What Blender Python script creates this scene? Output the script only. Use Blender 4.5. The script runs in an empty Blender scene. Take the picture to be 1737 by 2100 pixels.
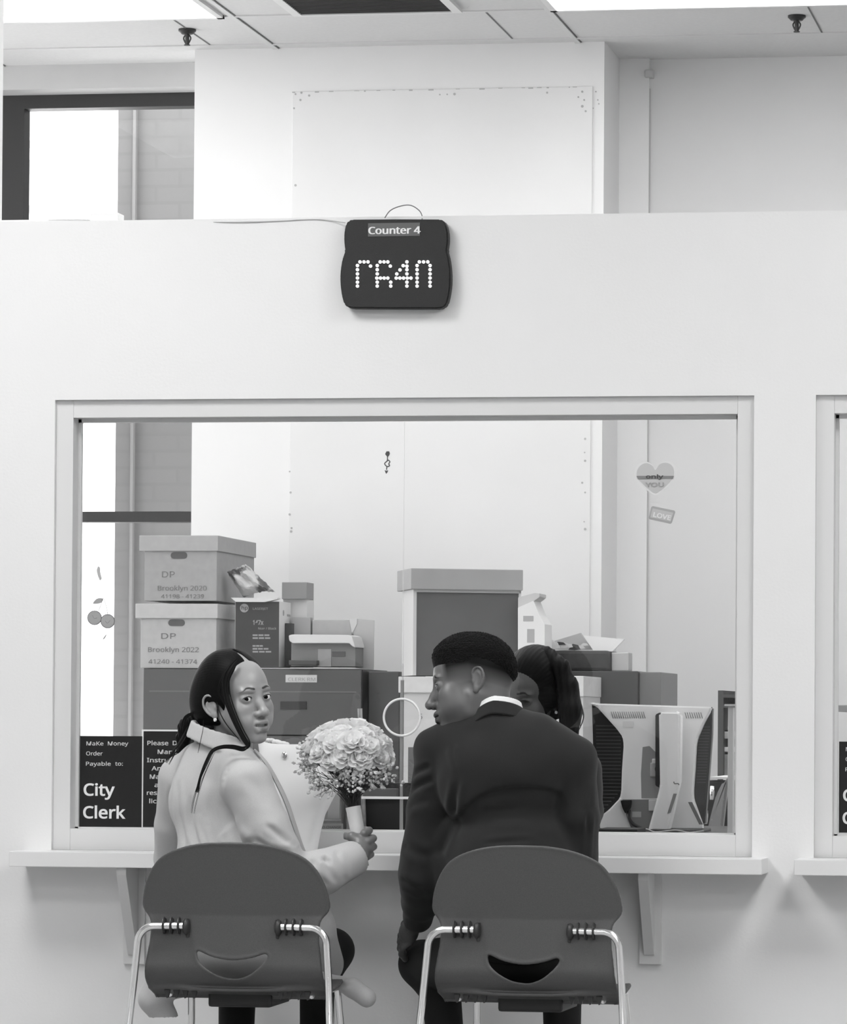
import bpy, bmesh, math, random
import numpy as np
from mathutils import Vector, Matrix
C = bpy.context.scene.collection
random.seed(7)
PI = math.pi
def R(d): return math.radians(d)

# ------------------------------------------------------------------ camera
F, CX, CY, YAW, ROLL, PITCH = 8000.0, 1288.67, 1318.35, 0.145387, 0.0056928, 0.0210
def cam_axes():
    cy, sy = math.cos(YAW), math.sin(YAW)
    r = np.array([cy, sy, 0.]); f = np.array([-sy, cy, 0.]); d = np.array([0, 0, -1.])
    cp, sp = math.cos(PITCH), math.sin(PITCH)
    f2 = f*cp - d*sp; d2 = d*cp + f*sp
    cr, sr = math.cos(ROLL), math.sin(ROLL)
    return cr*r - sr*d2, sr*r + cr*d2, f2
AR, AD, AF = cam_axes()
def ray(px, py): return AR*(px-CX)/F + AD*(py-CY)/F + AF
CAMP = np.array([0., -10.8, 1.10])
_d = ray(868, 1480); CAMP[0] = -(_d[0]*10.8/_d[1])
def at(px, py, Y):
    """world point on the photo's line of sight px,py at wall-parallel depth Y"""
    d = ray(px, py); t = (Y-CAMP[1])/d[1]
    p = CAMP + d*t
    return Vector((float(p[0]), float(p[1]), float(p[2])))
def atz(px, py, Z):
    d = ray(px, py); t = (Z-CAMP[2])/d[2]
    p = CAMP + d*t
    return Vector((float(p[0]), float(p[1]), float(p[2])))
cam = bpy.data.cameras.new('camera'); co = bpy.data.objects.new('camera', cam); C.objects.link(co)
cam.sensor_fit = 'VERTICAL'; cam.sensor_height = 36; cam.lens = F/2100*36
cam.shift_x = (868.5-CX)/2100; cam.shift_y = (CY-1050)/2100
cam.clip_end = 200
m = Matrix((( AR[0], -AD[0], -AF[0]), (AR[1], -AD[1], -AF[1]), (AR[2], -AD[2], -AF[2]))).to_4x4()
m.translation = Vector(CAMP.tolist()); co.matrix_world = m
bpy.context.scene.camera = co

# ------------------------------------------------------------------ materials
def lin(v):
    v /= 255.0
    return v/12.92 if v <= .04045 else ((v+.055)/1.055)**2.4
_M = {}
def mat(name, g, rough=.6, metal=0., noise=0., nscale=20., bump=0., bscale=200., spec=.5, coat=0., sheen=0., stretch=None, trans=0.):
    """grey material: g = linear albedo; noise varies the colour, bump the relief"""
    if name in _M: return _M[name]
    ma = bpy.data.materials.new(name); ma.use_nodes = True; nt = ma.node_tree; b = nt.nodes['Principled BSDF']
    b.inputs['Base Color'].default_value = (g, g, g, 1)
    b.inputs['Roughness'].default_value = rough; b.inputs['Metallic'].default_value = metal
    b.inputs['Specular IOR Level'].default_value = spec
    if coat: b.inputs['Coat Weight'].default_value = coat
    if sheen: b.inputs['Sheen Weight'].default_value = sheen
    if trans: b.inputs['Transmission Weight'].default_value = trans
    tc = nt.nodes.new('ShaderNodeTexCoord'); src = tc.outputs['Object']
    if stretch:
        mp = nt.nodes.new('ShaderNodeMapping'); mp.inputs['Scale'].default_value = stretch
        nt.links.new(src, mp.inputs['Vector']); src = mp.outputs['Vector']
    if noise:
        n = nt.nodes.new('ShaderNodeTexNoise'); n.inputs['Scale'].default_value = nscale; n.inputs['Detail'].default_value = 5
        nt.links.new(src, n.inputs['Vector'])
        mr = nt.nodes.new('ShaderNodeMapRange'); mr.inputs['To Min'].default_value = g*(1-noise); mr.inputs['To Max'].default_value = g*(1+noise)
        mr.inputs['From Min'].default_value = .25; mr.inputs['From Max'].default_value = .75
        nt.links.new(n.outputs['Fac'], mr.inputs['Value']); nt.links.new(mr.outputs[0], b.inputs['Base Color'])
    if bump:
        n2 = nt.nodes.new('ShaderNodeTexNoise'); n2.inputs['Scale'].default_value = bscale; n2.inputs['Detail'].default_value = 4
        nt.links.new(src, n2.inputs['Vector'])
        bp = nt.nodes.new('ShaderNodeBump'); bp.inputs['Strength'].default_value = bump; bp.inputs['Distance'].default_value = .01
        nt.links.new(n2.outputs['Fac'], bp.inputs['Height']); nt.links.new(bp.outputs[0], b.inputs['Normal'])
    _M[name] = ma; return ma
def emit(name, s):
    if name in _M: return _M[name]
    ma = bpy.data.materials.new(name); ma.use_nodes = True; nt = ma.node_tree; b = nt.nodes['Principled BSDF']
    b.inputs['Base Color'].default_value = (.8, .8, .8, 1); b.inputs['Emission Color'].default_value = (1, 1, 1, 1); b.inputs['Emission Strength'].default_value = s
    _M[name] = ma; return ma
def attr_mat(name, rough=.5, bump=0., bscale=300., spec=.5, sheen=0.):
    """colour comes from the mesh's own 'tone' attribute (lips, brows, hairline are real colour of the thing)"""
    if name in _M: return _M[name]
    ma = mat(name, .5, rough, bump=bump, bscale=bscale, spec=spec, sheen=sheen); nt = ma.node_tree
    a = nt.nodes.new('ShaderNodeAttribute'); a.attribute_name = 'tone'
    nt.links.new(a.outputs['Color'], nt.nodes['Principled BSDF'].inputs['Base Color'])
    mr = nt.nodes.new('ShaderNodeMapRange'); mr.inputs['From Max'].default_value = .12; mr.inputs['To Min'].default_value = .03; mr.inputs['To Max'].default_value = spec     # stubble and brows are matt
    nt.links.new(a.outputs['Fac'], mr.inputs['Value']); nt.links.new(mr.outputs[0], nt.nodes['Principled BSDF'].inputs['Specular IOR Level'])
    return ma
def glass_mat(name, tint=1., ior=1.5):
    ma = bpy.data.materials.new(name); ma.use_nodes = True; nt = ma.node_tree; nt.nodes.clear()
    o = nt.nodes.new('ShaderNodeOutputMaterial'); mx = nt.nodes.new('ShaderNodeMixShader'); fr = nt.nodes.new('ShaderNodeFresnel')
    fr.inputs['IOR'].default_value = ior
    t = nt.nodes.new('ShaderNodeBsdfTransparent'); t.inputs['Color'].default_value = (tint, tint, tint, 1)
    g = nt.nodes.new('ShaderNodeBsdfGlossy'); g.inputs['Roughness'].default_value = 0.0
    nt.links.new(fr.outputs[0], mx.inputs[0]); nt.links.new(t.outputs[0], mx.inputs[1]); nt.links.new(g.outputs[0], mx.inputs[2]); nt.links.new(mx.outputs[0], o.inputs[0])
    _M[name] = ma; return ma

# ------------------------------------------------------------------ mesh helpers
def nb(): return bmesh.new()
def box(bm, x0, x1, y0, y1, z0, z1, bev=0.):
    t = bmesh.new(); bmesh.ops.create_cube(t, size=1)
    for v in t.verts: v.co = Vector(((x0+x1)/2+v.co.x*(x1-x0), (y0+y1)/2+v.co.y*(y1-y0), (z0+z1)/2+v.co.z*(z1-z0)))
    if bev: bmesh.ops.bevel(t, geom=t.edges[:], offset=bev, segments=2, affect='EDGES', profile=.6)
    join(bm, t)
def join(bm, t, M=None):
    if M is not None: bmesh.ops.transform(t, matrix=M, verts=t.verts)
    me = bpy.data.meshes.new('tmp'); t.to_mesh(me); t.free(); bm.from_mesh(me); bpy.data.meshes.remove(me)
def prism(bm, pts, y0, y1, bev=0., M=None):
    """outline pts (x,z) extruded along y"""
    t = bmesh.new()
    a = [t.verts.new((x, y0, z)) for x, z in pts]; b = [t.verts.new((x, y1, z)) for x, z in pts]
    n = len(pts)
    t.faces.new(a); t.faces.new(b[::-1])
    for i in range(n): t.faces.new((a[i], b[i], b[(i+1) % n], a[(i+1) % n]))
    bmesh.ops.recalc_face_normals(t, faces=t.faces)
    if bev: bmesh.ops.bevel(t, geom=[e for e in t.edges], offset=bev, segments=2, affect='EDGES')
    bmesh.ops.triangulate(t, faces=[f for f in t.faces if len(f.verts) > 4])
    join(bm, t, M)
def smoothpath(pts, n=8, closed=False):
    P = [Vector(p) for p in pts]; out = []
    N = len(P); rng = range(N if closed else N-1)
    for i in rng:
        if closed: p0, p1, p2, p3 = P[i-1], P[i], P[(i+1) % N], P[(i+2) % N]
        else: p0, p1, p2, p3 = P[max(i-1, 0)], P[i], P[i+1], P[min(i+2, N-1)]
        for k in range(n):
            t = k/n
            out.append(.5*((2*p1)+(-p0+p2)*t+(2*p0-5*p1+4*p2-p3)*t*t+(-p0+3*p1-3*p2+p3)*t**3))
    if not closed: out.append(P[-1].copy())
    return out
def tube(bm, pts, r, seg=10, cap=True, flat=1., up=None):
    """round tube along pts; r a number or one per point"""
    P = [Vector(p) for p in pts]; n = len(P)
    rr = r if hasattr(r, '__len__') else [r]*n
    if len(rr) != n:
        rr = [float(np.interp(i/(n-1), np.linspace(0, 1, len(rr)), rr)) for i in range(n)]
    u = None; rings = []
    for i in range(n):
        t = (P[min(i+1, n-1)]-P[max(i-1, 0)])
        if t.length < 1e-9: t = Vector((0, 0, 1))
        t.normalize()
        if u is None:
            u = Vector(up) if up else (Vector((0, 0, 1)) if abs(t.z) < .9 else Vector((1, 0, 0)))
        u = (u-t*u.dot(t)).normalized(); w = t.cross(u)
        rings.append([bm.verts.new(P[i]+rr[i]*(math.cos(a)*u*flat+math.sin(a)*w)) for a in [2*PI*k/seg for k in range(seg)]])
    for i in range(n-1):
        for k in range(seg):
            bm.faces.new((rings[i][k], rings[i+1][k], rings[i+1][(k+1) % seg], rings[i][(k+1) % seg])).smooth = True
    if cap: bm.faces.new(rings[0]); bm.faces.new(rings[-1][::-1])
def cyl(bm, c, r, h, axis='z', seg=24, r2=None, bev=0.):
    t = bmesh.new(); bmesh.ops.create_cone(t, cap_ends=True, segments=seg, radius1=r, radius2=r if r2 is None else r2, depth=h)
    if bev: bmesh.ops.bevel(t, geom=[e for e in t.edges if e.is_manifold and e.calc_face_angle(0) > .7], offset=bev, segments=2, affect='EDGES')
    M = Matrix.Identity(4)
    if axis == 'y': M = Matrix.Rotation(PI/2, 4, 'X')
    if axis == 'x': M = Matrix.Rotation(PI/2, 4, 'Y')
    join(bm, t, Matrix.Translation(Vector(c)) @ M)
def ball(bm, c, r, sub=3, s=(1, 1, 1), rot=None):
    t = bmesh.new(); bmesh.ops.create_icosphere(t, subdivisions=sub, radius=1)
    M = Matrix.Translation(Vector(c)) @ (rot if rot is not None else Matrix.Identity(4)) @ Matrix.Diagonal((r*s[0], r*s[1], r*s[2], 1))
    join(bm, t, M)
def finish(name, bm, ma, parent=None, local=False, smooth=None):
    bmesh.ops.recalc_face_normals(bm, faces=bm.faces)
    me = bpy.data.meshes.new(name); bm.to_mesh(me); bm.free()
    o = bpy.data.objects.new(name, me); C.objects.link(o); me.materials.append(ma)
    if smooth is not None:
        me.polygons.foreach_set('use_smooth', [True]*len(me.polygons))
        me.update()
        try: me.set_sharp_from_angle(angle=R(smooth))
        except Exception: pass
    if parent is not None:
        if not local:
            me.transform(wm(parent).inverted())
        o.parent = parent
    return o
def wm(o):
    M = Matrix.Translation(o.location) @ o.rotation_euler.to_matrix().to_4x4()
    return wm(o.parent) @ M if o.parent else M
def tag(o, label=None, cat=None, group=None, kind=None):
    if label: o['label'] = label
    if cat: o['category'] = cat
    if group: o['group'] = group
    if kind: o['kind'] = kind
    return o
def thing(name, label, cat, loc=(0, 0, 0), rotz=0., group=None):
    o = bpy.data.objects.new(name, None); C.objects.link(o); o.empty_display_size = .05
    o.location = loc; o.rotation_euler = (0, 0, rotz)
    return tag(o, label, cat, group)
def struct(name, bm, ma, parent=None, smooth=None):
    o = finish(name, bm, ma, parent, smooth=smooth)
    if parent is None: o['kind'] = 'structure'
    return o
try:
    FONT = bpy.data.fonts.load(bpy.utils.system_resource('DATAFILES')+'/fonts/NotoSansHebrew-Regular.woff2')   # a sans face that ships with Blender
except Exception:
    FONT = None
def text_bm(s, size, bold=0., extrude=.0004, align='LEFT', spacing=1., xs=1., line=1.):
    cu = bpy.data.curves.new('t', 'FONT'); cu.body = s
    if FONT: cu.font = FONT
    cu.size = size; cu.extrude = extrude; cu.offset = bold; cu.align_x = align
    cu.space_character = spacing; cu.space_line = line; cu.resolution_u = 3
    o = bpy.data.objects.new('t', cu); C.objects.link(o)
    dg = bpy.context.evaluated_depsgraph_get(); dg.update()
    me = bpy.data.meshes.new_from_object(o.evaluated_get(dg))
    bpy.data.objects.remove(o); bpy.data.curves.remove(cu)
    bm = bmesh.new(); bm.from_mesh(me); bpy.data.meshes.remove(me)
    bmesh.ops.transform(bm, matrix=Matrix.Rotation(PI/2, 4, 'X') @ Matrix.Diagonal((xs, 1, 1, 1)), verts=bm.verts)   # stands in the xz plane, reads from -y
    return bm
def text_at(bm, s, px, py, Y, h_px, bold=0., w_px=None, rotz=0., align='LEFT', extrude=.0004, spacing=1., tilt=0.):
    """text whose baseline starts at px,py; h_px = height of a capital in photo pixels"""
    p = at(px, py, Y); hh = abs(at(px, py-h_px, Y).z-p.z)
    t = text_bm(s, hh/.70, bold, extrude, align, spacing)
    if w_px:
        xsn = [v.co.x for v in t.verts]; w = max(xsn)-min(xsn); W = (at(px+w_px, py, Y)-p).x
        bmesh.ops.transform(t, matrix=Matrix.Diagonal((W/w, 1, 1, 1)), verts=t.verts)
    join(bm, t, Matrix.Translation(p) @ Matrix.Rotation(rotz, 4, 'Z') @ Matrix.Rotation(tilt, 4, 'Y'))

# ------------------------------------------------------------------ common materials
WALL = mat('wall_paint', .80, .6, noise=.015, nscale=3, bump=.04, bscale=120)
TRIM = mat('trim_paint', .70, .35, bump=.02, bscale=40)
CEIL = mat('ceiling_tile', .64, .9, noise=.03, nscale=60, bump=.15, bscale=300)
TBAR = mat('ceiling_grid', .50, .5)
BLACK = mat('black_plastic', .012, .5)
BLACKM = mat('matt_black', .02, .8, bump=.1, bscale=500)
WHITEP = mat('white_plastic', .66, .4)
PAPER = mat('white_paper', .78, .8)
CARD = mat('grey_cardboard', .33, .85, noise=.06, nscale=40)
CARDL = mat('light_cardboard', .42, .85, noise=.06, nscale=40)
CHROME = mat('chrome', .92, .2, metal=1.)
SHELL = mat('chair_shell', .080, .45, noise=.12, nscale=350, bump=.12, bscale=700)
GLASS = glass_mat('window_glass', .985)
# ================================================================== SETTING
ZC = 3.78                                   # ceiling height, set from the row of tiles below
# depth of ceiling rows comes from the lines of the tile grid
W0 = at(0, 455, 0).z                        # partition top
XL, XR = at(4, 300, 0).x, 6.6
YG = .085                                   # glass plane of the counter windows
def zz(px, py, Y=0): return at(px, py, Y).z
def xx(px, py, Y=0): return at(px, py, Y).x
# floor, ceiling, outer walls
XA, XB, YA, YB = -5.2, 6.6, -13.2, 0.0
YCOL = atz(820, 93.5, ZC).y                 # column face
YBK = atz(1500, 119, ZC).y                  # back wall plane
YBW = atz(200, 145, ZC).y                   # window wall plane, left
bm = nb(); box(bm, -6.5, 6.8, -13.4, YBW+.2, -.1, 0); struct('floor', bm, mat('vinyl_floor', .34, .35, noise=.08, nscale=8))
print('YCOL', YCOL, 'YBK', YBK, 'YBW', YBW)
bm = nb(); box(bm, -6.5, 6.8, -13.4, YBW+.2, ZC, ZC+.1); struct('ceiling', bm, CEIL)
bm = nb()                                   # T bars of the hung ceiling
rows = [atz(483, 32.4, ZC).y]
rowY = rows[0]
TB = .022
ys = [rowY+.61*k for k in range(-26, 3)]
xt = [atz(500, 50, ZC).x, atz(1145, 42, ZC).x]
dx = 1.22
print('xt', xt, xt[1]-xt[0], 'row2', atz(400, 91, ZC).y-rowY)
xs_ = [xt[0]+(xt[1]-xt[0])*k for k in range(-4, 6)]
tl = thing('ceiling_grid', 'white metal grid bars between the ceiling tiles', 'ceiling grid', (0, 0, ZC)); tl['kind'] = 'structure'
for y in ys:
    if y < YBK-.05: box(bm, -6.5, 6.8, y-TB/2, y+TB/2, ZC-.005, ZC+.001)
for x in xs_:
    box(bm, x-TB/2, x+TB/2, -13.4, YBW, ZC-.0055, ZC+.001)
finish('grid_bar', bm, mat('grid_bar_paint', .62, .5), tl)
bm = nb()                                   # the dark gaps along the bars
for y in ys:
    if y < YBK-.05:
        box(bm, -6.5, 6.8, y+TB/2, y+TB/2+.006, ZC-.002, ZC+.001)
for x in xs_: box(bm, x+TB/2, x+TB/2+.005, -13.4, YBW, ZC-.002, ZC+.001)
xh = xt[0]+(atz(392, 65, ZC).x-xt[0])
for k in range(-3, 6):
    x = atz(392, 65, ZC).x+(xt[1]-xt[0])*k
    box(bm, x-.003, x+.003, rowY, rowY+.61, ZC-.002, ZC+.001)
finish('shadow_gap', bm, mat('grid_gap', .16, .9), tl)

# partition wall with its two window openings
w1 = dict(x0=xx(113, 830), x1=xx(1546.5, 830), z1=zz(830, 815.5), zb=zz(800, 1750))
w2x0 = xx(1673, 830)
w2 = dict(x0=w2x0, x1=w2x0+(w1['x1']-w1['x0']), z1=w1['z1'], zb=w1['zb'])
TH = .13
XL2 = xx(5, 300, TH)
bm = nb()
box(bm, XL2-.01, w1['x0'], 0, TH, 0, W0)
box(bm, w1['x1'], w2['x0'], 0, TH, 0, W0)
box(bm, w2['x1'], XR+.2, 0, TH, 0, W0)
for w in (w1, w2):
    box(bm, w['x0'], w['x1'], 0, TH, w['z1'], W0); box(bm, w['x0'], w['x1'], 0, TH, 0, w['zb'])
bmesh.ops.remove_doubles(bm, verts=bm.verts, dist=1e-5)
struct('wall_front', bm, WALL)
bm = nb(); box(bm, -6.5, XL2, 0, TH, 0, ZC); struct('wall_left', bm, WALL)       # full height wall left of the partition
bm = nb(); box(bm, XA-.1, XA, -13.3, 0, 0, ZC); struct('wall_waiting_left', bm, WALL)
bm = nb(); box(bm, XR, XR+.1, -13.3, 7, 0, ZC); struct('wall_right', bm, WALL)
bm = nb(); box(bm, XA-.1, XR+.1, -13.3, -13.2, 0, ZC); struct('wall_behind', bm, mat('far_wall_paint', .55, .6))
# back of the office
bm = nb(); box(bm, xx(1240, 100, YCOL)-1.0, XR, YBK, YBK+.15, 0, ZC); struct('wall_back', bm, mat('wall_paint_back', .74, .6, noise=.015, nscale=3))
XC0, XC1 = xx(399, 200, YCOL), xx(1239, 200, YCOL)
bm = nb(); box(bm, XC0, XC1, YCOL, YBK+.3, 0, ZC); struct('wall_pier', bm, mat('pier_paint', .75, .6, noise=.015, nscale=3))
# painted-over board on the pier
Yp = YCOL-.006
bm = nb(); box(bm, xx(598, 500, YCOL), xx(1214, 500, YCOL), Yp, YCOL, 1.2, zz(900, 183, YCOL), .002)
pb = struct('trim_1', bm, mat('board_paint', .72, .6, noise=.035, nscale=2.2, bump=.05, bscale=30))
bm = nb(); rnd = random.Random(3)
holes = [(606, 193), (616, 205), (603, 222), (618, 190), (634, 196), (902, 194), (917, 193.5), (932, 193), (1186, 199), (1198, 205), (1194, 218), (1201, 228), (606, 380), (1122, 190), (1194, 188),
         (594, 967), (596, 1010), (597, 1090), (598, 1083), (594, 1055), (1200, 900), (1199, 928), (1200, 945), (1194, 990), (1200, 1010), (1198, 1070), (1200, 1085)]
for hx, hy in holes:
    p = at(hx, hy, Yp); cyl(bm, (p.x, Yp-.0006, p.z), rnd.uniform(.003, .0055), .0016, 'y', 8)
for hx, hy in [(1222, 188), (1226, 205), (1216, 222), (1228, 213)]:
    p = at(hx, hy, YCOL); cyl(bm, (p.x, YCOL-.0006, p.z), .003, .0016, 'y', 8)
x = xx(600, 185, YCOL)
while x < xx(1210, 185, YCOL):               # chipped paint along the board's top edge
    w = rnd.uniform(.003, .022); z = zz(900, 183, YCOL)
    box(bm, x, x+w, Yp-.001, Yp+.001, z-rnd.uniform(.002, .006), z-.0005); x += w+rnd.uniform(.008, .09)
finish('nail_hole', bm, mat('chipped_plaster', .40, .9), pb)['kind'] = 'stuff'
# shallow return right of the pier, and the conduit on it
bm = nb(); box(bm, XC1, xx(1331, 300, YBK-.02), YBK-.03, YBK+.01, 0, ZC); struct('trim_2', bm, WALL)
cd = thing('wall_conduit', 'thin painted pipe running up the rear wall right of the pier', 'pipe', (xx(1329, 300, YBK), YBK-.012, 0))
bm = nb(); cyl(bm, (xx(1329, 300, YBK), YBK-.013, (ZC-.12)/2), .011, ZC-.12, 'z', 12); finish('pipe', bm, mat('pipe_paint', .5, .5), cd, smooth=40)
bm = nb(); box(bm, xx(1325, 150, YBK), xx(1342, 150, YBK), YBK-.05, YBK, zz(1333, 162, YBK), zz(1333, 147, YBK), .004); finish('clamp', bm, mat('clamp_paint', .55, .5), cd)
# window wall, left of the pier
zs1, zs0 = zz(200, 183, YBW), zz(200, 222, YBW)
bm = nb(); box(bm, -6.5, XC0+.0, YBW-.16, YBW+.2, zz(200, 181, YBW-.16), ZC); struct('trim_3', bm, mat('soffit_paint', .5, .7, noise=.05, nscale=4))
bm = nb(); box(bm, -6.5, XC0, YBW, YBW+.2, 0, .9); struct('wall_window_side', bm, WALL)
DF = mat('dark_window_frame', .018, .45)
wf = thing('window_3', 'dark framed outside window left of the pier', 'window', (xx(220, 300, YBW), YBW, .9)); wf['kind'] = 'structure'
bm = nb(); box(bm, -6.5, XC0, YBW-.02, YBW+.06, zz(200, 222, YBW), zz(200, 172, YBW))
box(bm, xx(5, 300, YBW)-.3, xx(52, 300, YBW), YBW-.02, YBW+.06, .9, zz(200, 222, YBW))
box(bm, -6.5, XC0, YBW-.02, YBW+.06, zz(280, 1071, YBW), zz(280, 1049.5, YBW))
box(bm, -6.5, XC0, YBW-.02, YBW+.06, .85, .92)
finish('window_frame', bm, DF, wf)
bm = nb(); box(bm, -6.0, XC0, YBW+.02, YBW+.026, .9, zz(200, 200, YBW)); finish('pane', bm, glass_mat('coated_glass', .99, 1.12), wf)
bm = nb(); box(bm, XC0-.006, XC0, YBW-.05, YBW+.2, 0, ZC); struct('trim_4', bm, WALL)

# ------------------------------------------------------------------ counter windows
def counter_window(n, w, label):
    t = thing('window_%d' % n, label, 'window', (w['x0'], 0, w['zb'])); t['kind'] = 'structure'
    yf, yb = .014, .115
    s = (w['x1']-w['x0'])/(1546.5-113)          # metres per photo pixel on this opening
    jl, jr, tp, bt = 36*s, 34*s, 36*s, 43*s
    bm = nb()
    box(bm, w['x0'], w['x0']+jl, yf, yb, w['zb'], w['z1'], .0015); finish('jamb', bm, TRIM, t)
    bm = nb(); box(bm, w['x1']-jr, w['x1'], yf, yb, w['zb'], w['z1'], .0015); finish('jamb', bm, TRIM, t)
    bm = nb(); box(bm, w['x0']+jl, w['x1']-jr, yf+.001, yb, w['z1']-tp, w['z1'], .0015); finish('head_rail', bm, TRIM, t)
    bm = nb(); box(bm, w['x0']+jl, w['x1']-jr, yf+.001, yb, w['zb'], w['zb']+bt, .0015); finish('sill_rail', bm, TRIM, t)
    gx0, gx1, gz0, gz1 = w['x0']+jl, w['x1']-jr, w['zb']+bt, w['z1']-tp
    bm = nb()
    box(bm, gx0, gx0+.009, YG-.02, YG-.004, gz0, gz1); box(bm, gx1-.009, gx1, YG-.02, YG-.004, gz0, gz1)
    box(bm, gx0, gx1, YG-.02, YG-.004, gz1-.010, gz1); box(bm, gx0, gx1, YG-.02, YG-.004, gz0, gz0+.004)
    finish('glazing_bead', bm, TRIM, t)
    return t, gx0, gx1, gz0, gz1
win1, gx0, gx1, gz0, gz1 = counter_window(1, w1, 'wide white framed counter window with glass in front of the office')
win2, hx0, hx1, hz0, hz1 = counter_window(2, w2, 'counter window cut off by the right edge')
EDGE = mat('glass_edge', .48, .3)
GY0, GY1 = YG-.003, YG+.003
xs1 = xx(824, 1550, YG); zslot = zz(790, 1636, YG); xsl0, xsl1 = xx(742, 1640, YG), xx(1180, 1640, YG)
bm = nb(); prism(bm, [(gx0, gz0), (xsl0, gz0), (xsl0, zslot), (xs1-.0015, zslot), (xs1-.0015, gz1), (gx0, gz1)], GY0, GY1)
finish('pane', bm, GLASS, win1)
bm = nb(); prism(bm, [(xs1+.0015, zslot), (xsl1, zslot), (xsl1, gz0), (gx1, gz0), (gx1, gz1), (xs1+.0015, gz1)], GY0, GY1); finish('pane', bm, GLASS, win1)
bm = nb(); box(bm, xs1-.004, xs1+.004, YG-.005, YG+.005, gz0, zz(824, 1395, YG)); tag(finish('glass_seam', bm, mat('seam_strip', .25, .3), win1), 'pale vertical seam where two panes meet')
bm = nb(); box(bm, xsl0, xsl1, YG-.0065, YG+.006, zslot-.0035, zslot+.0035); tag(finish('slot_edge', bm, mat('slot_edge', .8, .3), win1), 'bright polished edge over the pass-through slot')
bm = nb(); box(bm, hx0, hx1, GY0, GY1, hz0, hz1); finish('pane', bm, GLASS, win2)
# speak-through ring
pc = at(825, 1471, YG)
bm = nb(); rr = xx(825+37, 1471, YG)-pc.x
tube(bm, [(pc.x+rr*math.cos(a), YG-.006, pc.z+rr*math.sin(a)) for a in np.linspace(0, 2*PI, 49)[:-1]]+[(pc.x+rr, YG-.006, pc.z)], .0034, 8, False)
rg = finish('speaking_ring', bm, mat('ring_white', .85, .3)); tag(rg, 'round white rim of the speak-through hole in the glass', 'speaking ring')

# counter shelves
def shelf(px0, px1, pyt, n, lab, brk):
    x0, x1 = xx(px0, 1765, -.16), xx(px1, 1765, -.16)
    z1 = w1['zb']; z0 = z1-.043
    t = thing('counter_shelf', lab, 'counter', ((x0+x1)/2, 0, z0))
    bm = nb(); box(bm, x0, x1, -.16, .014, z0, z1, .002); finish('shelf_board', bm, mat('shelf_laminate', .78, .3), t)
    for bx in brk:
        xc = xx(bx, 1850, 0)
        b = nb(); box(b, xc-.031, xc+.031, -.014, 0, zz(bx, 1977, 0), z0, .002); bo = finish('bracket', b, mat('bracket_paint', .68, .5), t)
        g = nb()
        zt = z0; zb_ = zz(bx, 1958, -.02)
        pts = [(-.014, zt), (-.145, zt), (-.145, zt-.02), (-.02, zb_), (-.014, zb_)]
        a = [g.verts.new((xc-.016, y, z)) for y, z in pts]; c = [g.verts.new((xc+.012, y, z)) for y, z in pts]
        g.faces.new(a); g.faces.new(c[::-1])
        for i in range(5): g.faces.new((a[i], c[i], c[(i+1) % 5], a[(i+1) % 5]))
        finish('gusset', g, mat('bracket_paint', .68, .5), bo and t)
    return t
shelf(18, 1562, 1750, 1, 'long white counter shelf below the wide window', [278, 1335])
shelf(1628, 1628+1540, 1765, 2, 'white counter shelf below the window cut off at the right edge', [1628+262])

# ------------------------------------------------------------------ ceiling lights, vent, sprinklers
EM = emit('light_diffuser', 16.5); EM3 = emit('rear_diffuser', 14.); EM2 = emit('office_diffuser', 5.0)
FR = mat('light_frame', .7, .4)
def ceil_light(x0, x1, y0, y1, label, group=None):
    E = EM2 if y1 > 0 else (EM if y0 > -3 else EM3)
    t = thing('ceiling_light', label, 'ceiling light', ((x0+x1)/2, (y0+y1)/2, ZC), 0, group)
    bm = nb()
    for a, b, c, d in ((x0, x1, y0, y0+.025), (x0, x1, y1-.025, y1), (x0, x0+.025, y0, y1), (x1-.025, x1, y0, y1)): box(bm, a, b, c, d, ZC-.012, ZC)
    finish('light_frame', bm, FR, t)
    bm = nb(); box(bm, x0+.025, x1-.025, y0+.025, y1-.025, ZC-.008, ZC-.003); finish('diffuser', bm, E, t)
DX = xt[1]-xt[0]
ceil_light(xt[0]-DX+.012, xt[0]-.03, rowY-1.22, rowY-.0, 'large glowing ceiling light at the top left above the office')
ceil_light(xt[1]+.012, xt[1]+DX-.012, rowY-1.22, rowY-.0, 'large glowing ceiling light at the top right above the office')
for k, (cx_, lab) in enumerate(((-3.1, ''), (1.1, ''), (5.2, ''))):
    pass
k = 0
ceil_light(1.3, 2.5, 1.1, 2.3, 'added fill light panel out of view above the desk with the monitor')  # fill panel added to lift the rear wall and the monitor top
ceil_light(3.6, 4.8, 1.6, 2.8, 'added fill light panel out of view over the right end of the office')  # another added fill, brightens the right part of the back wall
for x0_ in (-2.0, -.1, 1.8): ceil_light(x0_, x0_+1.2, .25, .85, 'added fill light panel out of view right behind the partition', 'added fill panels behind the partition')  # unseen panels added so surfaces facing the partition get more light
for yy in (1.4, -1.9, -4.9, -7.9, -10.9):
    for px in (-90, 2850):
        xc = xx(px, 1765, 0)
        if yy > 0: xc += 1.2
        if xc > 5.8: continue
        k += 1
        ceil_light(xc-.6, xc+.6, yy-.61, yy+.61, 'fluorescent ceiling light out of view over the %s' % ('clerks\' desks' if yy > 0 else 'waiting side'), 'ceiling lights out of view')
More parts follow.
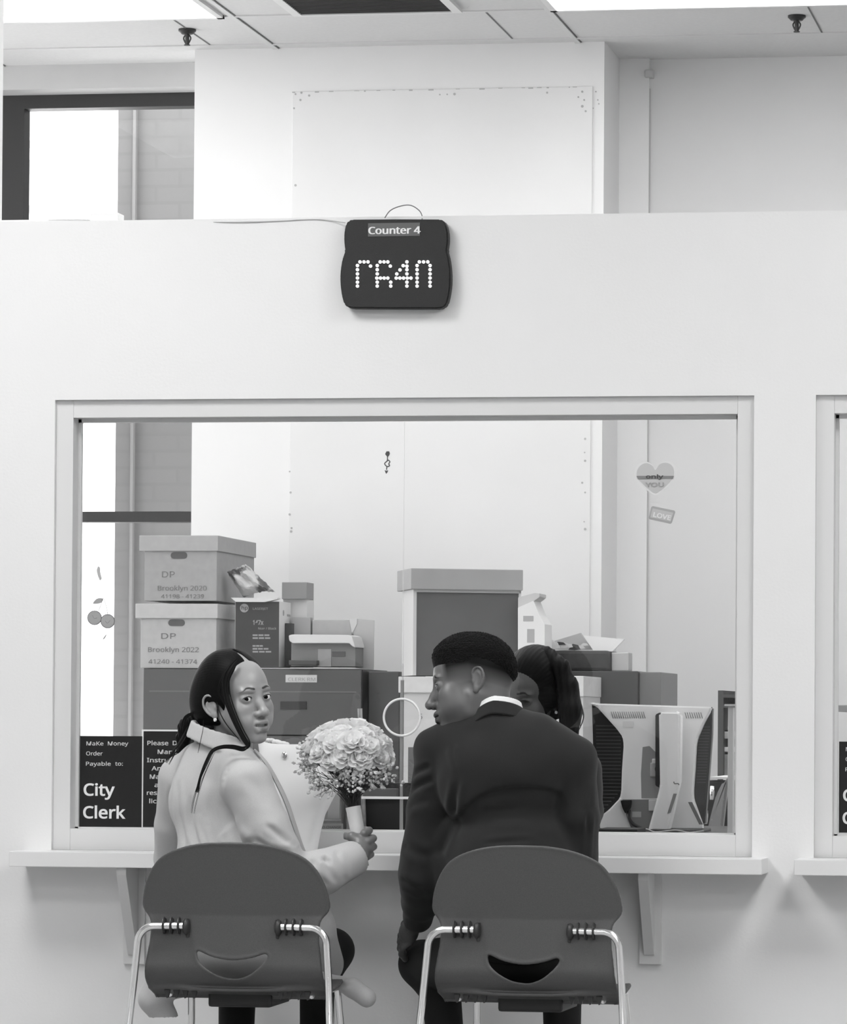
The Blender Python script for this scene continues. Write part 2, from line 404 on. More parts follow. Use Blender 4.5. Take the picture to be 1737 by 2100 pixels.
# vent
vx0, vx1, vy1 = atz(592, 0, ZC).x, atz(932, 20, ZC).x, rowY-.05
t = thing('ceiling_vent', 'dark air grille in the ceiling between the two lights', 'ceiling vent', ((vx0+vx1)/2, vy1-.3, ZC))
xv0 = atz(613, 20, ZC).x; xv1 = atz(930, 20, ZC).x; yv1 = atz(770, 21, ZC).y
bm = nb(); fw = .035
for a, b, c, d in ((xv0-fw, xv1+fw, yv1, yv1+.02), (xv0-fw, xv1+fw, yv1-.62, yv1-.6), (xv0-fw, xv0, yv1-.6, yv1), (xv1, xv1+fw, yv1-.6, yv1)): box(bm, a, b, c, d, ZC-.014, ZC)
finish('vent_frame', bm, FR, t)
bm = nb(); box(bm, xv0, xv1, yv1-.6, yv1, ZC-.004, ZC-.001); finish('vent_backing', bm, mat('vent_dark', .01, .8), t)
bm = nb()
for i in range(24): y = yv1-.012-i*.025; box(bm, xv0, xv1, y-.006, y, ZC-.012, ZC-.004)
finish('vent_louvre', bm, mat('vent_slat', .035, .6), t)
# sprinklers
def sprinkler(px, py, lab):
    p = atz(px, py, ZC)
    t = thing('sprinkler', lab, 'sprinkler', p, 0, 'ceiling sprinklers')
    M1 = mat('sprinkler_metal', .05, .4, metal=.6)
    bm = nb(); cyl(bm, (p.x, p.y, ZC-.004), .034, .008, 'z', 24); cyl(bm, (p.x, p.y, ZC-.013), .022, .012, 'z', 20, r2=.033); finish('escutcheon', bm, M1, t, smooth=40)
    bm = nb(); cyl(bm, (p.x, p.y, ZC-.036), .008, .05, 'z', 12)
    tube(bm, smoothpath([(p.x-.004, p.y, ZC-.02), (p.x-.014, p.y, ZC-.035), (p.x-.004, p.y, ZC-.058)]), .003, 6); tube(bm, smoothpath([(p.x+.004, p.y, ZC-.02), (p.x+.014, p.y, ZC-.035), (p.x+.004, p.y, ZC-.058)]), .003, 6)
    finish('sprinkler_body', bm, M1, t, smooth=40)
    bm = nb(); cyl(bm, (p.x, p.y, ZC-.0615), .012, .003, 'z', 16); finish('deflector', bm, M1, t)
sprinkler(384, 60, 'ceiling sprinkler hanging left, above the dark framed window')
sprinkler(1634, 32, 'ceiling sprinkler hanging at the far right of the ceiling')

# ------------------------------------------------------------------ outside the window
bk = bpy.data.materials.new('brick_outside'); bk.use_nodes = True; nt = bk.node_tree
br = nt.nodes.new('ShaderNodeTexBrick'); tc = nt.nodes.new('ShaderNodeTexCoord'); mp = nt.nodes.new('ShaderNodeMapping'); mp.inputs['Rotation'].default_value = (PI/2, 0, 0)
br.inputs['Scale'].default_value = 1; br.inputs['Brick Width'].default_value = .22; br.inputs['Row Height'].default_value = .075; br.inputs['Mortar Size'].default_value = .008
br.inputs['Color1'].default_value = (.17, .17, .17, 1); br.inputs['Color2'].default_value = (.175, .175, .175, 1); br.inputs['Mortar'].default_value = (.162, .162, .162, 1)
nt.links.new(tc.outputs['Object'], mp.inputs[0]); nt.links.new(mp.outputs[0], br.inputs['Vector']); nt.links.new(br.outputs['Color'], nt.nodes['Principled BSDF'].inputs['Base Color'])
nt.nodes['Principled BSDF'].inputs['Roughness'].default_value = .9
YO = YBW+1.6
x0 = xx(242, 300, YO)
t = thing('neighbouring_building', 'plain grey brick building outside the left window', 'building', (x0+1.5, YO, 0))
bm = nb(); box(bm, x0, x0+5.5, YO, YO+3, 0, 6.5); finish('brick_wall', bm, bk, t)
bm = nb(); box(bm, xx(276, 300, YO), xx(282, 300, YO), YO-.03, YO, 0, 6.3); finish('corner_strip', bm, mat('outside_strip', .21, .8), t)
YP = YO+9
t = thing('pale_building', 'bright pale building far outside the left window', 'building', (xx(80, 300, YP), YP, 0))
bm = nb(); box(bm, xx(-500, 300, YP), xx(234, 300, YP), YP, YP+4, -3, 9); finish('facade', bm, mat('pale_facade', .8, .9), t)
for a, b, c, d in ((52, 97, 330, 357), (52, 97, 290, 303), (52, 95, 423, 437)):
    bm = nb(); box(bm, xx(a, c, YP), xx(b, c, YP), YP-.05, YP+.02, zz(70, d, YP), zz(70, c, YP)); finish('window', bm, mat('far_window', .28, .3), t)
w = bpy.data.worlds.new('w'); bpy.context.scene.world = w; w.use_nodes = True
w.node_tree.nodes['Background'].inputs[0].default_value = (1, 1, 1, 1); w.node_tree.nodes['Background'].inputs[1].default_value = 4.5

# ------------------------------------------------------------------ called-number display on the partition
def px_outline(pts, Y): return [(xx(a, b, Y), zz(a, b, Y)) for a, b in pts]
Yd = -.04
dsp = thing('number_display', 'black electronic display reading Counter 4 on the partition above the window', 'display sign', at(811, 632, 0))
# outline from the detail crop: offset 660,400 scale 5.79
o_ = [(300, 1330), (262, 1290), (235, 1190), (220, 1080), (216, 980), (222, 880), (240, 770), (277, 660), (266, 590), (262, 500), (268, 420), (285, 345), (315, 303), (360, 290), (880, 286), (1400, 288), (1445, 302), (1475, 350), (1495, 430), (1500, 520), (1494, 590), (1483, 655), (1510, 760), (1525, 870), (1530, 970), (1526, 1080), (1510, 1190), (1485, 1290), (1445, 1335), (1390, 1350), (880, 1350), (360, 1345)]
o_ = [(660+a/5.79, 400+b/5.79) for a, b in o_]
bm = nb(); prism(bm, px_outline(o_, Yd), Yd, -.006, .004); finish('housing', bm, mat('display_black', .009, .55, bump=.2, bscale=600), dsp, smooth=30)
bm = nb(); a, b = at(755, 458, Yd), at(861, 484, Yd); box(bm, a.x, b.x, Yd-.0015, Yd, b.z, a.z); finish('name_strip', bm, mat('name_strip_grey', .10, .4), dsp)
bm = nb(); [text_at(bm, 'Counter 4', 754+q_, 480, Yd-.002-.0002*q_, 17.5, bold=.0002, w_px=106) for q_ in (0, .7, 1.4)]; finish('lettering', bm, mat('label_white', .8, .5), dsp)
bm = nb(); D = 5.79
def dot(cx, cy): p = at(660+cx/D, 400+cy/D, Yd); cyl(bm, (p.x, Yd-.002, p.z), .0046, .004, 'y', 12)
def row(x0, x1, y, n):
    for i in range(n): dot(x0+(x1-x0)*i/(n-1), y)
for y in (838, 887, 937, 986, 1036, 1082): dot(425, y)
row(455, 550, 795, 3); dot(580, 845)
for y in (838, 887, 937, 1036, 1082): dot(660, y)
row(695, 785, 795, 3); dot(815, 845); row(655, 785, 987, 4); dot(820, 1036); dot(820, 1082)
for y in (795, 845, 887, 937, 1036, 1082): dot(1012, y)
dot(968, 840); dot(930, 890); dot(892, 938); row(885, 1060, 987, 5)
for y in (838, 887, 937, 986, 1036, 1082): dot(1133, y); dot(1287, y)
row(1160, 1260, 795, 3)
lg = finish('led_dots', bm, emit('led_white', .9), dsp)
bm = nb(); tube(bm, smoothpath([at(*p) for p in ((789, 447, -.02), (800, 432, -.02), (820, 423, -.02), (842, 421, -.01), (860, 432, 0), (866, 445, .01), (864, 452, -.02))], 6), .0016, 6); finish('cable_loop', bm, mat('cable_grey', .16, .5), dsp, smooth=60)
bm = nb(); tube(bm, smoothpath([at(*p) for p in ((100, 451, .03), (300, 453, .03), (450, 456, -.001), (560, 454, -.002), (640, 450, -.002), (680, 453, -.004), (708, 457, -.02))], 6), .0013, 6)
tag(finish('signal_cable', bm, mat('cable_pale', .4, .5), smooth=60), 'thin pale cable lying along the partition top, left of the display', 'cable')
bm = nb(); p, q = at(185, 457, .03), at(243, 436, .03); box(bm, p.x, q.x, .03, .09, W0, q.z, .002)
tag(finish('small_white_box', bm, mat('junction_white', .75, .5)), 'small white box on top of the partition', 'box')
bm = nb(); p, q = at(-20, 457, .04), at(180, 449, .04); box(bm, XL2+.001, q.x, .04, .1, W0, q.z, .001)
tag(finish('flat_panel', bm, mat('thin_panel', .72, .5)), 'thin white board lying flat on the partition top at the left', 'board')
# ================================================================== SIGNS AND STICKERS ON THE GLASS
YS = YG-.008                                     # signs stand on the public face of the glass
SB = mat('sign_black', .012, .25); SW = mat('sign_white', .80, .5); SG = mat('sign_dim_white', .5, .5)
def flat(name, px0, px1, py0, py1, Y, th, ma, parent, bev=0.):
    a, b = at(px0, py0, Y), at(px1, py1, Y); bm = nb(); box(bm, a.x, b.x, Y, Y+th, b.z, a.z, bev); return finish(name, bm, ma, parent)
def city_sign(dx, label, vis=True):
    t = thing('notice_sign', label, 'sign', at(227+dx, 1698, YS), 0)
    flat('sign_panel', 163.5+dx, 290+dx, 1509, 1697, YS, .004, SB, t)
    bm = nb(); Yt = YS-.0006
    for s, x, y, h, w in (('MaKe', 176, 1528.5, 9.5, 35), ('Money', 220, 1528.5, 9.5, 42), ('Order', 176, 1549, 9.5, 34), ('Payable', 175, 1570, 9.5, 51), ('to:', 236, 1570, 9.5, 16)):
        text_at(bm, s, x+dx, y, Yt, h, bold=.0002, w_px=w)
    finish('small_lettering', bm, mat('sign_letter', .55, .5), t)
    bm = nb()
    text_at(bm, 'City', 170+dx, 1631, Yt, 29, bold=.0011, w_px=64); text_at(bm, 'Clerk', 169+dx, 1677.5, Yt, 29, bold=.0011, w_px=87)
    finish('large_lettering', bm, SW, t)
    return t
city_sign(0, 'black sign reading Make Money Order Payable to City Clerk, left in wide window')
ddx = (w2['x0']-w1['x0'])*0
# same sign in the second window
px2 = 1722-163.5
t2 = city_sign(px2-1, 'black money order sign cut off by the right edge of the photo')
t2.location.z -= .016
t = thing('notice_sign', 'black sign beginning Please, partly hidden behind the woman in the coat', 'sign', at(380, 1698, YS))
flat('sign_border', 291, 470, 1496, 1698, YS+.001, .003, SW, t)
flat('sign_panel', 294.5, 467, 1499.5, 1697.5, YS-.0005, .003, SB, t)
bm = nb()
for s, x, y, w in (('Please', 301, 1528, 43), ('Do', 353, 1528, 18), ('Marriage', 322, 1546, 66), ('Instructions', 301, 1563, 90), ('And', 311, 1580, 30), ('Make', 306, 1597, 36), ('a', 316, 1614, 9), ('reservation', 300, 1630, 80), ('license', 305, 1647, 50)):
    text_at(bm, s, x, y, YS-.0009, 10.5, bold=.0003, w_px=w)
finish('lettering', bm, mat('sign_letter', .55, .5), t)
# heart sticker
YK = YG-.0045
t = thing('heart_sticker', 'heart shaped sticker reading only you near the top right of the glass', 'sticker', at(1344, 1013, YK))
hp = [(1344, 963), (1338, 954), (1327, 948), (1316, 950), (1307, 958), (1303, 970), (1307, 983), (1318, 995), (1330, 1006), (1342, 1013.5), (1348, 1013), (1362, 1003), (1375, 990), (1383, 978), (1385, 968), (1383, 957), (1375, 949), (1364, 947), (1353, 951)]
def stick(name, pts, ma, parent, dy=0., th=.0008, n=4):
    P = smoothpath([(a, b, 0) for a, b in pts], n, True) if n else [Vector((a, b, 0)) for a, b in pts]
    bm = nb(); prism(bm, [(xx(p.x, p.y, YK), zz(p.x, p.y, YK)) for p in P], YK-dy-th, YK-dy); return finish(name, bm, ma, parent)
def scaled(pts, s, c): return [(c[0]+(a-c[0])*s, c[1]+(b-c[1])*s) for a, b in pts]
stick('sticker_rim', scaled(hp, 1.05, (1344, 975)), mat('sticker_rim', .72, .4), t)
stick('sticker_face', scaled(hp, .93, (1344, 977)), mat('sticker_grey', .52, .4), t, .0009)
stick('sticker_band', [(1305.5, 976), (1382, 976), (1380, 982), (1309, 983)], mat('sticker_dark', .22, .4), t, .0018, n=0)
bm = nb(); text_at(bm, 'only', 1324, 981, YK-.003, 9, bold=.0004, w_px=36, tilt=0); finish('dark_lettering', bm, mat('sticker_ink', .06, .5), t)
bm = nb(); text_at(bm, 'YOU', 1324, 998, YK-.003, 10, bold=.0004, w_px=38); finish('pale_lettering', bm, mat('sticker_pale', .34, .5), t)
# LOVE sticker, tilted
t = thing('love_sticker', 'small tilted rectangular sticker reading LOVE below the heart sticker', 'sticker', at(1357, 1075, YK))
stick('sticker_rim', [(1335.5, 1040), (1339, 1038), (1383, 1047), (1385, 1050), (1378, 1072), (1375, 1074.5), (1332, 1065), (1330.5, 1062)], mat('sticker_mid', .38, .4), t, n=0)
stick('sticker_face', [(1338.5, 1042.5), (1381, 1051.5), (1375.5, 1070), (1334, 1061)], mat('sticker_light', .50, .4), t, .0009, n=0)
bm = nb(); text_at(bm, 'LOVE', 1338, 1059, YK-.002, 11, bold=.0006, w_px=37, tilt=R(12)); finish('lettering', bm, mat('sticker_pale2', .72, .5), t)
# cherries
t = thing('cherry_sticker', 'sticker of two cherries with a leaf, at the left of the glass', 'sticker', at(207, 1290, YK))
def circ(x, y, r, n=20): return [(x+r*math.cos(2*PI*i/n), y+r*math.sin(2*PI*i/n)) for i in range(n)]
CH = mat('cherry_grey', .36, .5); CD = mat('cherry_line', .12, .5)
stick('cherry_outline', circ(194, 1267, 15), CD, t, n=0); stick('cherry', circ(194, 1267, 13.6), CH, t, .0009, n=0)
stick('cherry_outline', circ(221, 1274, 14.8), CD, t, .0003, n=0); stick('cherry', circ(221, 1274, 13.4), CH, t, .0012, n=0)
stick('leaf', [(191, 1238), (197, 1229), (205, 1226.5), (212, 1229), (206, 1237)], CH, t, .0005)
bm = nb(); P = lambda a, b: at(a, b, YK-.002)
tube(bm, smoothpath([P(211, 1226), (P(207, 1240)), P(202, 1253)], 4), .0009, 5); tube(bm, smoothpath([P(212, 1226), P(217, 1240), P(221, 1259)], 4), .0009, 5)
tube(bm, smoothpath([P(190, 1262), P(193, 1268), P(199, 1267)], 4), .0008, 5); tube(bm, smoothpath([P(216, 1273), P(220, 1278), P(226, 1272)], 4), .0008, 5)
finish('stem', bm, mat('stem_grey', .3, .5), t)
stick('curl', [(211, 1310), (216, 1303), (219, 1300), (217, 1306), (213, 1311)], CH, t)
bm = nb(); prism(bm, [(xx(a, b, YK), zz(a, b, YK)) for a, b in ((198, 1170), (201, 1161), (205, 1163), (206, 1175), (209, 1187), (205, 1191), (201, 1182))], YK-.001, YK)
tag(finish('leaf_sticker', bm, mat('leaf_pale', .45, .6)), 'small pale curved leaf sticker above the cherries', 'sticker')
# arrow ornament
YH = YG-.012
t = thing('arrow_ornament', 'small dark arrow and heart charm stuck on the glass above the flowers', 'ornament', at(794, 972, YH))
zo = lambda a, b: at(740+a/14.475, 900+b/14.475, YH)
OM = mat('ornament_dark', .07, .5)
bm = nb()
prism(bm, [(zo(a, b).x, zo(a, b).z) for a, b in ((765, 370), (845, 370), (865, 440), (840, 500), (800, 545), (775, 520), (722, 455))], YH-.002, YH)
finish('feather', bm, OM, t)
bm = nb(); tube(bm, smoothpath([zo(790, 520), zo(790, 600), zo(780, 665)], 4), .0016, 6)
tube(bm, smoothpath([zo(780, 660), zo(705, 735), zo(775, 820), zo(850, 800), zo(830, 740), zo(860, 680), zo(815, 630), zo(780, 660)], 4), .0017, 6)
tube(bm, smoothpath([zo(775, 815), zo(762, 920)], 4), .0016, 6); finish('heart_shaft', bm, OM, t, smooth=60)
bm = nb(); prism(bm, [(zo(a, b).x, zo(a, b).z) for a, b in ((708, 930), (760, 945), (815, 935), (790, 1000), (755, 1040), (735, 1005))], YH-.002, YH); finish('arrow_head', bm, OM, t)

# ================================================================== THE OFFICE BEHIND THE GLASS
def pbx(bm, px0, px1, py0, py1, Y, D, bev=0.):
    """box whose front face spans the given pixels at depth Y"""
    a, b = at(px0, (py0+py1)/2, Y), at(px1, (py0+py1)/2, Y); mx = (px0+px1)/2
    z1, z0 = zz(mx, py0, Y), zz(mx, py1, Y); box(bm, a.x, b.x, Y, Y+D, z0, z1, bev); return a.x, b.x, z0, z1
YCb = 3.45
# lateral filing cabinet
CAB = mat('cabinet_grey', .085, .5, noise=.05, nscale=200)
CABD = mat('cabinet_dark', .022, .5)
bm = nb(); cx0, cx1, _, ctop = pbx(bm, 292, 742, 1371, 1560, YCb, .46)
t = thing('filing_cabinet', 'wide dark lateral filing cabinet against the rear wall under the archive boxes', 'filing cabinet', ((cx0+cx1)/2, YCb, 0))
bm.free(); bm = nb(); box(bm, cx0, cx1, YCb+.012, YCb+.46, 0, ctop, .003); finish('cabinet_body', bm, CABD, t)
dz = zz(500, 1492, YCb)
zq = [ctop-.002, zz(500, 1508, YCb), zz(500, 1640, YCb), zz(500, 1772, YCb), .06]
for i in range(4):
    z1, z0 = zq[i]-.002, zq[i+1]+.003
    bm = nb(); box(bm, cx0+.003, cx1-.003, YCb, YCb+.014, z0, z1, .002)
    d = finish('drawer', bm, CAB, t)
    bm = nb(); hz1, hz0_ = z1-.105, z1-.14
    box(bm, xx(575, 1440, YCb), xx(629, 1440, YCb), YCb-.003, YCb+.001, z1-.148, z1-.118, .001); finish('handle', bm, CABD, d)
bm = nb(); pbx(bm, 306, 730, 1417, 1419.5, YCb-.001, .002); finish('drawer_lip', bm, mat('lip_grey', .14, .4), t)
bm = nb(); pbx(bm, 585.5, 650, 1384, 1399.5, YCb-.002, .003, .001); lb = finish('label_holder', bm, mat('label_pale', .55, .5), t)
bm = nb(); text_at(bm, 'CLERK RM', 590, 1396.5, YCb-.0026, 8.5, w_px=56); finish('label_text', bm, mat('label_ink', .3, .6), lb)
# narrower cabinet standing next to it, set back
bm = nb(); a = max(xx(744, 1450, YCb+.1), cx1+.002); b = xx(819, 1450, YCb+.1); z1 = zz(780, 1377, YCb+.1)
t = thing('filing_cabinet', 'narrow grey filing cabinet right of the wide lateral one, behind the speaking ring', 'filing cabinet', ((a+b)/2, YCb+.1, 0))
box(bm, a+.001, b, YCb+.1, YCb+.6, 0, z1, .004); finish('cabinet_body', bm, mat('cabinet_mid', .07, .5), t)
# archive boxes
def archive_box(px0, px1, pyl0, pyl1, py1, Y, D, label, lines, lid_over=10, ma=CARD, hole=True, side_w=None, rot=0, name='archive_box', zbase=None, group=None):
    xa, xb = xx(px0+lid_over, pyl1, Y), xx(px1-lid_over*.35, pyl1, Y)
    la, lb_ = xx(px0, pyl0, Y), xx(px1, pyl0, Y)
    mx = (px0+px1)/2; zt, zl = zz(mx, pyl0, Y), zz(mx, pyl1, Y); zb = zz(mx, py1, Y) if zbase is None else zbase
    t = thing(name, label, 'box', ((xa+xb)/2, Y, zb), 0, group)
    bm = nb(); box(bm, xa, xb, Y+.008, Y+D-.008, zb, zt-.004, .002); body = finish('box_body', bm, ma, t)
    bm = nb(); box(bm, la, lb_, Y, Y+D, zl, zt, .0025); finish('lid', bm, mat(ma.name+'_lid', ma.node_tree.nodes['Principled BSDF'].inputs['Base Color'].default_value[0]*1.12, .85, noise=.05, nscale=40), t)
    if hole:
        hx, hyy = hole
        p = at(hx, hyy, Y+.007); bm = nb(); w, h = .032, .0125
        pts = [(p.x+(w-h)*s+h*math.cos(a), p.z+h*math.sin(a)) for s, aa in ((1, np.linspace(-PI/2, PI/2, 8)), (-1, np.linspace(PI/2, 1.5*PI, 8))) for a in aa]
        prism(bm, pts, Y+.0065, Y+.009); finish('hand_hole', bm, mat('hole_dark', .10, .9), t)
        prt = [(x, z+.003) for x, z in pts]
    if lines:
        bm = nb()
        for s, x, y, h, w in lines: text_at(bm, s, x, y, Y+.0072, h, w_px=w, bold=.0)
        finish('handwriting', bm, mat('pencil', .17, .8), t)
    return t
archive_box(285.5, 447.5, 1098, 1130, 1232, YCb+.03, .60, 'upper grey archive box with lid, DP handwritten, topmost of the left stack', [('DP', 330, 1184, 15, 26), ('Brooklyn 2020', 322, 1211, 12, 100), ('41198 - 41239', 330, 1227, 10, 88)], hole=(367, 1139))
archive_box(277.5, 446.5, 1238, 1268, 1370, YCb+.01, .46, 'lower grey archive box with lid, DP handwritten, standing on the wide filing cabinet', [('DP', 328, 1310, 14, 30), ('Brooklyn 2022', 302, 1337, 12, 104), ('41240 - 41374', 304, 1361, 11, 100)], hole=(362, 1277), ma=CARDL)
# toner carton
Yt = YCb+.03
xa, xb, zb, zt = None, None, None, None
bm = nb(); r_ = pbx(bm, 482, 572, 1233, 1368, Yt, .19, .001)
t = thing('toner_carton', 'tall dark and white printer toner carton printed 147X, standing on the filing cabinet', 'carton', (r_[0], Yt, r_[2])); finish('carton_side', bm, mat('carton_white', .62, .6), t)
bm = nb(); pbx(bm, 482.5, 572, 1234, 1367.5, Yt-.001, .0015); finish('front_panel', bm, mat('carton_dark', .035, .5), t)
bm = nb(); p = at(501, 1247, Yt-.0016); cyl(bm, (p.x, Yt-.0016, p.z), .0165, .001, 'y', 24); lg = finish('logo_disc', bm, mat('logo_grey', .32, .5), t)
bm = nb(); text_at(bm, 'hp', 494.5, 1250, Yt-.0026, 9, bold=.0004, w_px=13, tilt=0); finish('logo_letters', bm, mat('carton_dark2', .05, .5), lg)
bm = nb(); text_at(bm, 'LASERJET', 518, 1250.5, Yt-.0016, 5.5, w_px=31); text_at(bm, '147x', 518, 1281, Yt-.0016, 11, bold=.0008, w_px=22)
text_at(bm, 'Noir / Black', 529, 1291, Yt-.0016, 5.5, w_px=37)
for yy, ww in ((1301, 36), (1307, 38), (1323, 22), (1329, 34), (1335, 40)):
    for q in range(3):
        pbx(bm, 518+q*ww/3, 518+(q+.85)*ww/3, yy, yy+3.2, Yt-.0018, .001)
finish('print', bm, mat('carton_print', .30, .6), t)
bm = nb(); a = at(479, 1226, Yt); prism(bm, [(xx(476, 1226, Yt), zz(476, 1226, Yt)), (xx(572, 1226, Yt), zz(572, 1226.5, Yt)), (xx(572, 1226, Yt), zz(572, 1229, Yt)), (xx(545, 1226, Yt), zz(545, 1235, Yt)), (xx(486, 1226, Yt), zz(486, 1234.5, Yt))], Yt-.02, Yt+.02); finish('open_flap', bm, mat('carton_white', .62, .6), t)
xs2 = xx(572, 1300, Yt)+.0006
bm = nb(); z = zz(572, 1256, Yt); cyl(bm, (xs2, Yt+.07, z), .011, .0008, 'x', 18); cyl(bm, (xs2+.0003, Yt+.07, z), .006, .0008, 'x', 18)
z2 = zz(572, 1262, Yt); box(bm, xs2-.0003, xs2+.0006, Yt+.13, Yt+.18, z2, z2+.008); finish('side_print', bm, mat('side_print', .3, .6), t)
# crumpled bag on top
t = None
zc_ = zz(520, 1227, YCb+.15)
rnd = random.Random(11)
bm = nb()
NX, NY = 26, 18
def hgt(u, v): return .5+.5*math.sin(7*u+3*v)*math.cos(5*v-2*u)
grid = []
for j in range(NY+1):
    for i in range(NX+1):
        u, v = i/NX, j/NY
        # four photo corners of the leaning bag
        p0, p1, p2, p3 = (466, 1173), (505, 1157), (565, 1215), (500, 1226)
        x = (1-u)*(1-v)*p0[0]+u*(1-v)*p1[0]+u*v*p2[0]+(1-u)*v*p3[0]; y = (1-u)*(1-v)*p0[1]+u*(1-v)*p1[1]+u*v*p2[1]+(1-u)*v*p3[1]
        y -= 6*math.sin(u*PI)*(v) ; e = min(u, 1-u, v, 1-v)
        q = at(x+rnd.uniform(-1, 1), y+rnd.uniform(-1.2, 1.2), YCb+.14+.10*v*0)
        grid.append((q, .05*min(1, e*5)*(.6+.4*hgt(u*1.4, v*1.6))+rnd.uniform(0, .004)))
for s in (-1, 1):
    vv = [bm.verts.new((q.x, q.y+s*d, max(q.z, zc_+.002))) for q, d in grid]
    for j in range(NY):
        for i in range(NX):
            bm.faces.new((vv[j*(NX+1)+i], vv[j*(NX+1)+i+1], vv[(j+1)*(NX+1)+i+1], vv[(j+1)*(NX+1)+i])).smooth = True
bmesh.ops.remove_doubles(bm, verts=bm.verts, dist=.0006)
bgm = bpy.data.materials.new('printed_bag'); bgm.use_nodes = True; nt = bgm.node_tree
n = nt.nodes.new('ShaderNodeTexNoise'); n.inputs['Scale'].default_value = 14; n.inputs['Detail'].default_value = 3; cr = nt.nodes.new('ShaderNodeValToRGB')
cr.color_ramp.elements[0].position = .47; cr.color_ramp.elements[0].color = (.07, .07, .07, 1); cr.color_ramp.elements[1].position = .55; cr.color_ramp.elements[1].color = (.50, .50, .50, 1)
tcn = nt.nodes.new('ShaderNodeTexCoord'); nt.links.new(tcn.outputs['Object'], n.inputs[0]); nt.links.new(n.outputs[0], cr.inputs[0]); nt.links.new(cr.outputs[0], nt.nodes['Principled BSDF'].inputs[0]); nt.nodes['Principled BSDF'].inputs['Roughness'].default_value = .3
tag(finish('printed_bag', bm, bgm, smooth=50), 'crumpled printed plastic bag lying on top of the toner carton', 'bag')
# small grey box on top, behind
bm = nb(); r_ = pbx(bm, 578, 629, 1194, 1228.5, YCb+.22, .12, .002); tag(finish('small_carton', bm, mat('small_carton', .26, .8)), 'small flat grey box on top right of the toner carton', 'box')
bm = nb(); pbx(bm, 580, 629, 1228.5, 1368, YCb+.24, .12, .001); tag(finish('white_carton', bm, mat('white_carton', .60, .6)), 'plain white carton standing right behind the toner carton', 'box')
bm = nb(); pbx(bm, 584, 597, 1278, 1366, YCb+.12, .05, .001); tag(finish('black_binder', bm, mat('binder', .03, .5)), 'thin black binder between the toner carton and the printer-paper box', 'binder')
# box group on the cabinet right half
bm = nb(); r_ = pbx(bm, 598, 636, 1266, 1366, YCb+.19, .04, .001); tag(finish('upright_card', bm, mat('upright_card', .36, .8)), 'upright piece of grey cardboard behind the box with the white lid', 'cardboard')
t = thing('cardboard_carton', 'open cardboard carton with a flap standing behind the white lidded box', 'box', at(704, 1372, YCb+.20))
bm = nb(); pbx(bm, 640, 721, 1271, 1367, YCb+.2, .2, .002); finish('carton_front', bm, CARDL, t)
bm = nb(); P = lambda a, b, d=0: at(a, b, YCb+.2+d)
f = [bm.verts.new(v) for v in (P(716, 1268), P(767, 1272), P(766, 1374), P(729, 1370), P(733, 1330))]; bm.faces.new(f)
r = bmesh.ops.extrude_face_region(bm, geom=bm.faces[:]); bmesh.ops.translate(bm, vec=(0, .006, 0), verts=[v for v in r['geom'] if isinstance(v, bmesh.types.BMVert)])
finish('side_flap', bm, mat('flap_card', .50, .85), t)
bm = nb(); f = [bm.verts.new(v) for v in (P(716, 1268, -.004), P(732, 1269, -.004), P(732, 1279, -.004), P(722, 1300, -.004))]; bm.faces.new(f)
r = bmesh.ops.extrude_face_region(bm, geom=bm.faces[:]); bmesh.ops.translate(bm, vec=(0, .004, 0), verts=[v for v in r['geom'] if isinstance(v, bmesh.types.BMVert)]); finish('tape', bm, mat('tape', .6, .4), t)
t = thing('lidded_box', 'low cardboard box with a curved white lid and hand hole, on the filing cabinet', 'box', at(660, 1368, YCb+.02))
bm = nb(); pbx(bm, 597, 729, 1318, 1367, YCb+.03, .14, .002); finish('box_body', bm, mat('card_mid', .20, .85, noise=.05, nscale=30), t)
bm = nb(); prism(bm, [(xx(a, b, YCb), zz(a, b, YCb)) for a, b in ((592, 1303), (600, 1301), (715, 1302), (722, 1305), (726, 1318), (728, 1328), (722, 1325), (716, 1319), (600, 1319), (593, 1314))], YCb, YCb+.17, .002); finish('lid', bm, mat('lid_white', .62, .6), t)
bm = nb(); pbx(bm, 652, 679, 1331, 1367, YCb+.028, .003); finish('pale_panel', bm, CARD, t)
bm = nb(); pbx(bm, 681, 708, 1336, 1347, YCb+.028, .003, .001); finish('hand_hole', bm, mat('hole_dark', .10, .9), t)
bm = nb(); pbx(bm, 592, 650, 1354, 1364, YCb-.02, .04, .003); tag(finish('stapler_box', bm, mat('dark_small', .05, .6)), 'small flat dark case in front of the white lidded box', 'case')

# centre stack : two pale boxes with lids, the big open box on top
YB2 = YCb-.35
zt_ = zz(1000, 1386, YB2); 
archive_box(817, 1040, 1388, 1421, 1600, YB2+.02, .40, 'pale archive box behind the man\'s face, under the dark fronted box', [('5', 857, 1475, 14, 8)], lid_over=3, ma=mat('pale_card', .52, .8, noise=.04, nscale=30), hole=None, zbase=.80)
archive_box(1046, 1197, 1386, 1428, 1600, YB2+.02, .42, 'pale archive box with white lid right behind the clerk\'s head', None, lid_over=4, ma=mat('pale_card2', .56, .8, noise=.04, nscale=30), hole=None, zbase=.80)
bm = nb(); a = xx(812, 1500, YB2+.02); b = xx(1205, 1500, YB2); box(bm, a-.02, b, YB2-.03, YB2+.44, .76, .80, .002)
t = thing('side_table', 'low table carrying the pale archive boxes, hidden behind the people', 'table', ((a+b)/2, YB2+.2, 0)); finish('table_top', bm, mat('table_grey', .3, .5), t)
for sx in (a+.02, b-.05):
    for sy in (YB2+.0, YB2+.38):
        bm = nb(); box(bm, sx, sx+.03, sy, sy+.03, 0, .76); finish('leg', bm, BLACK, t)
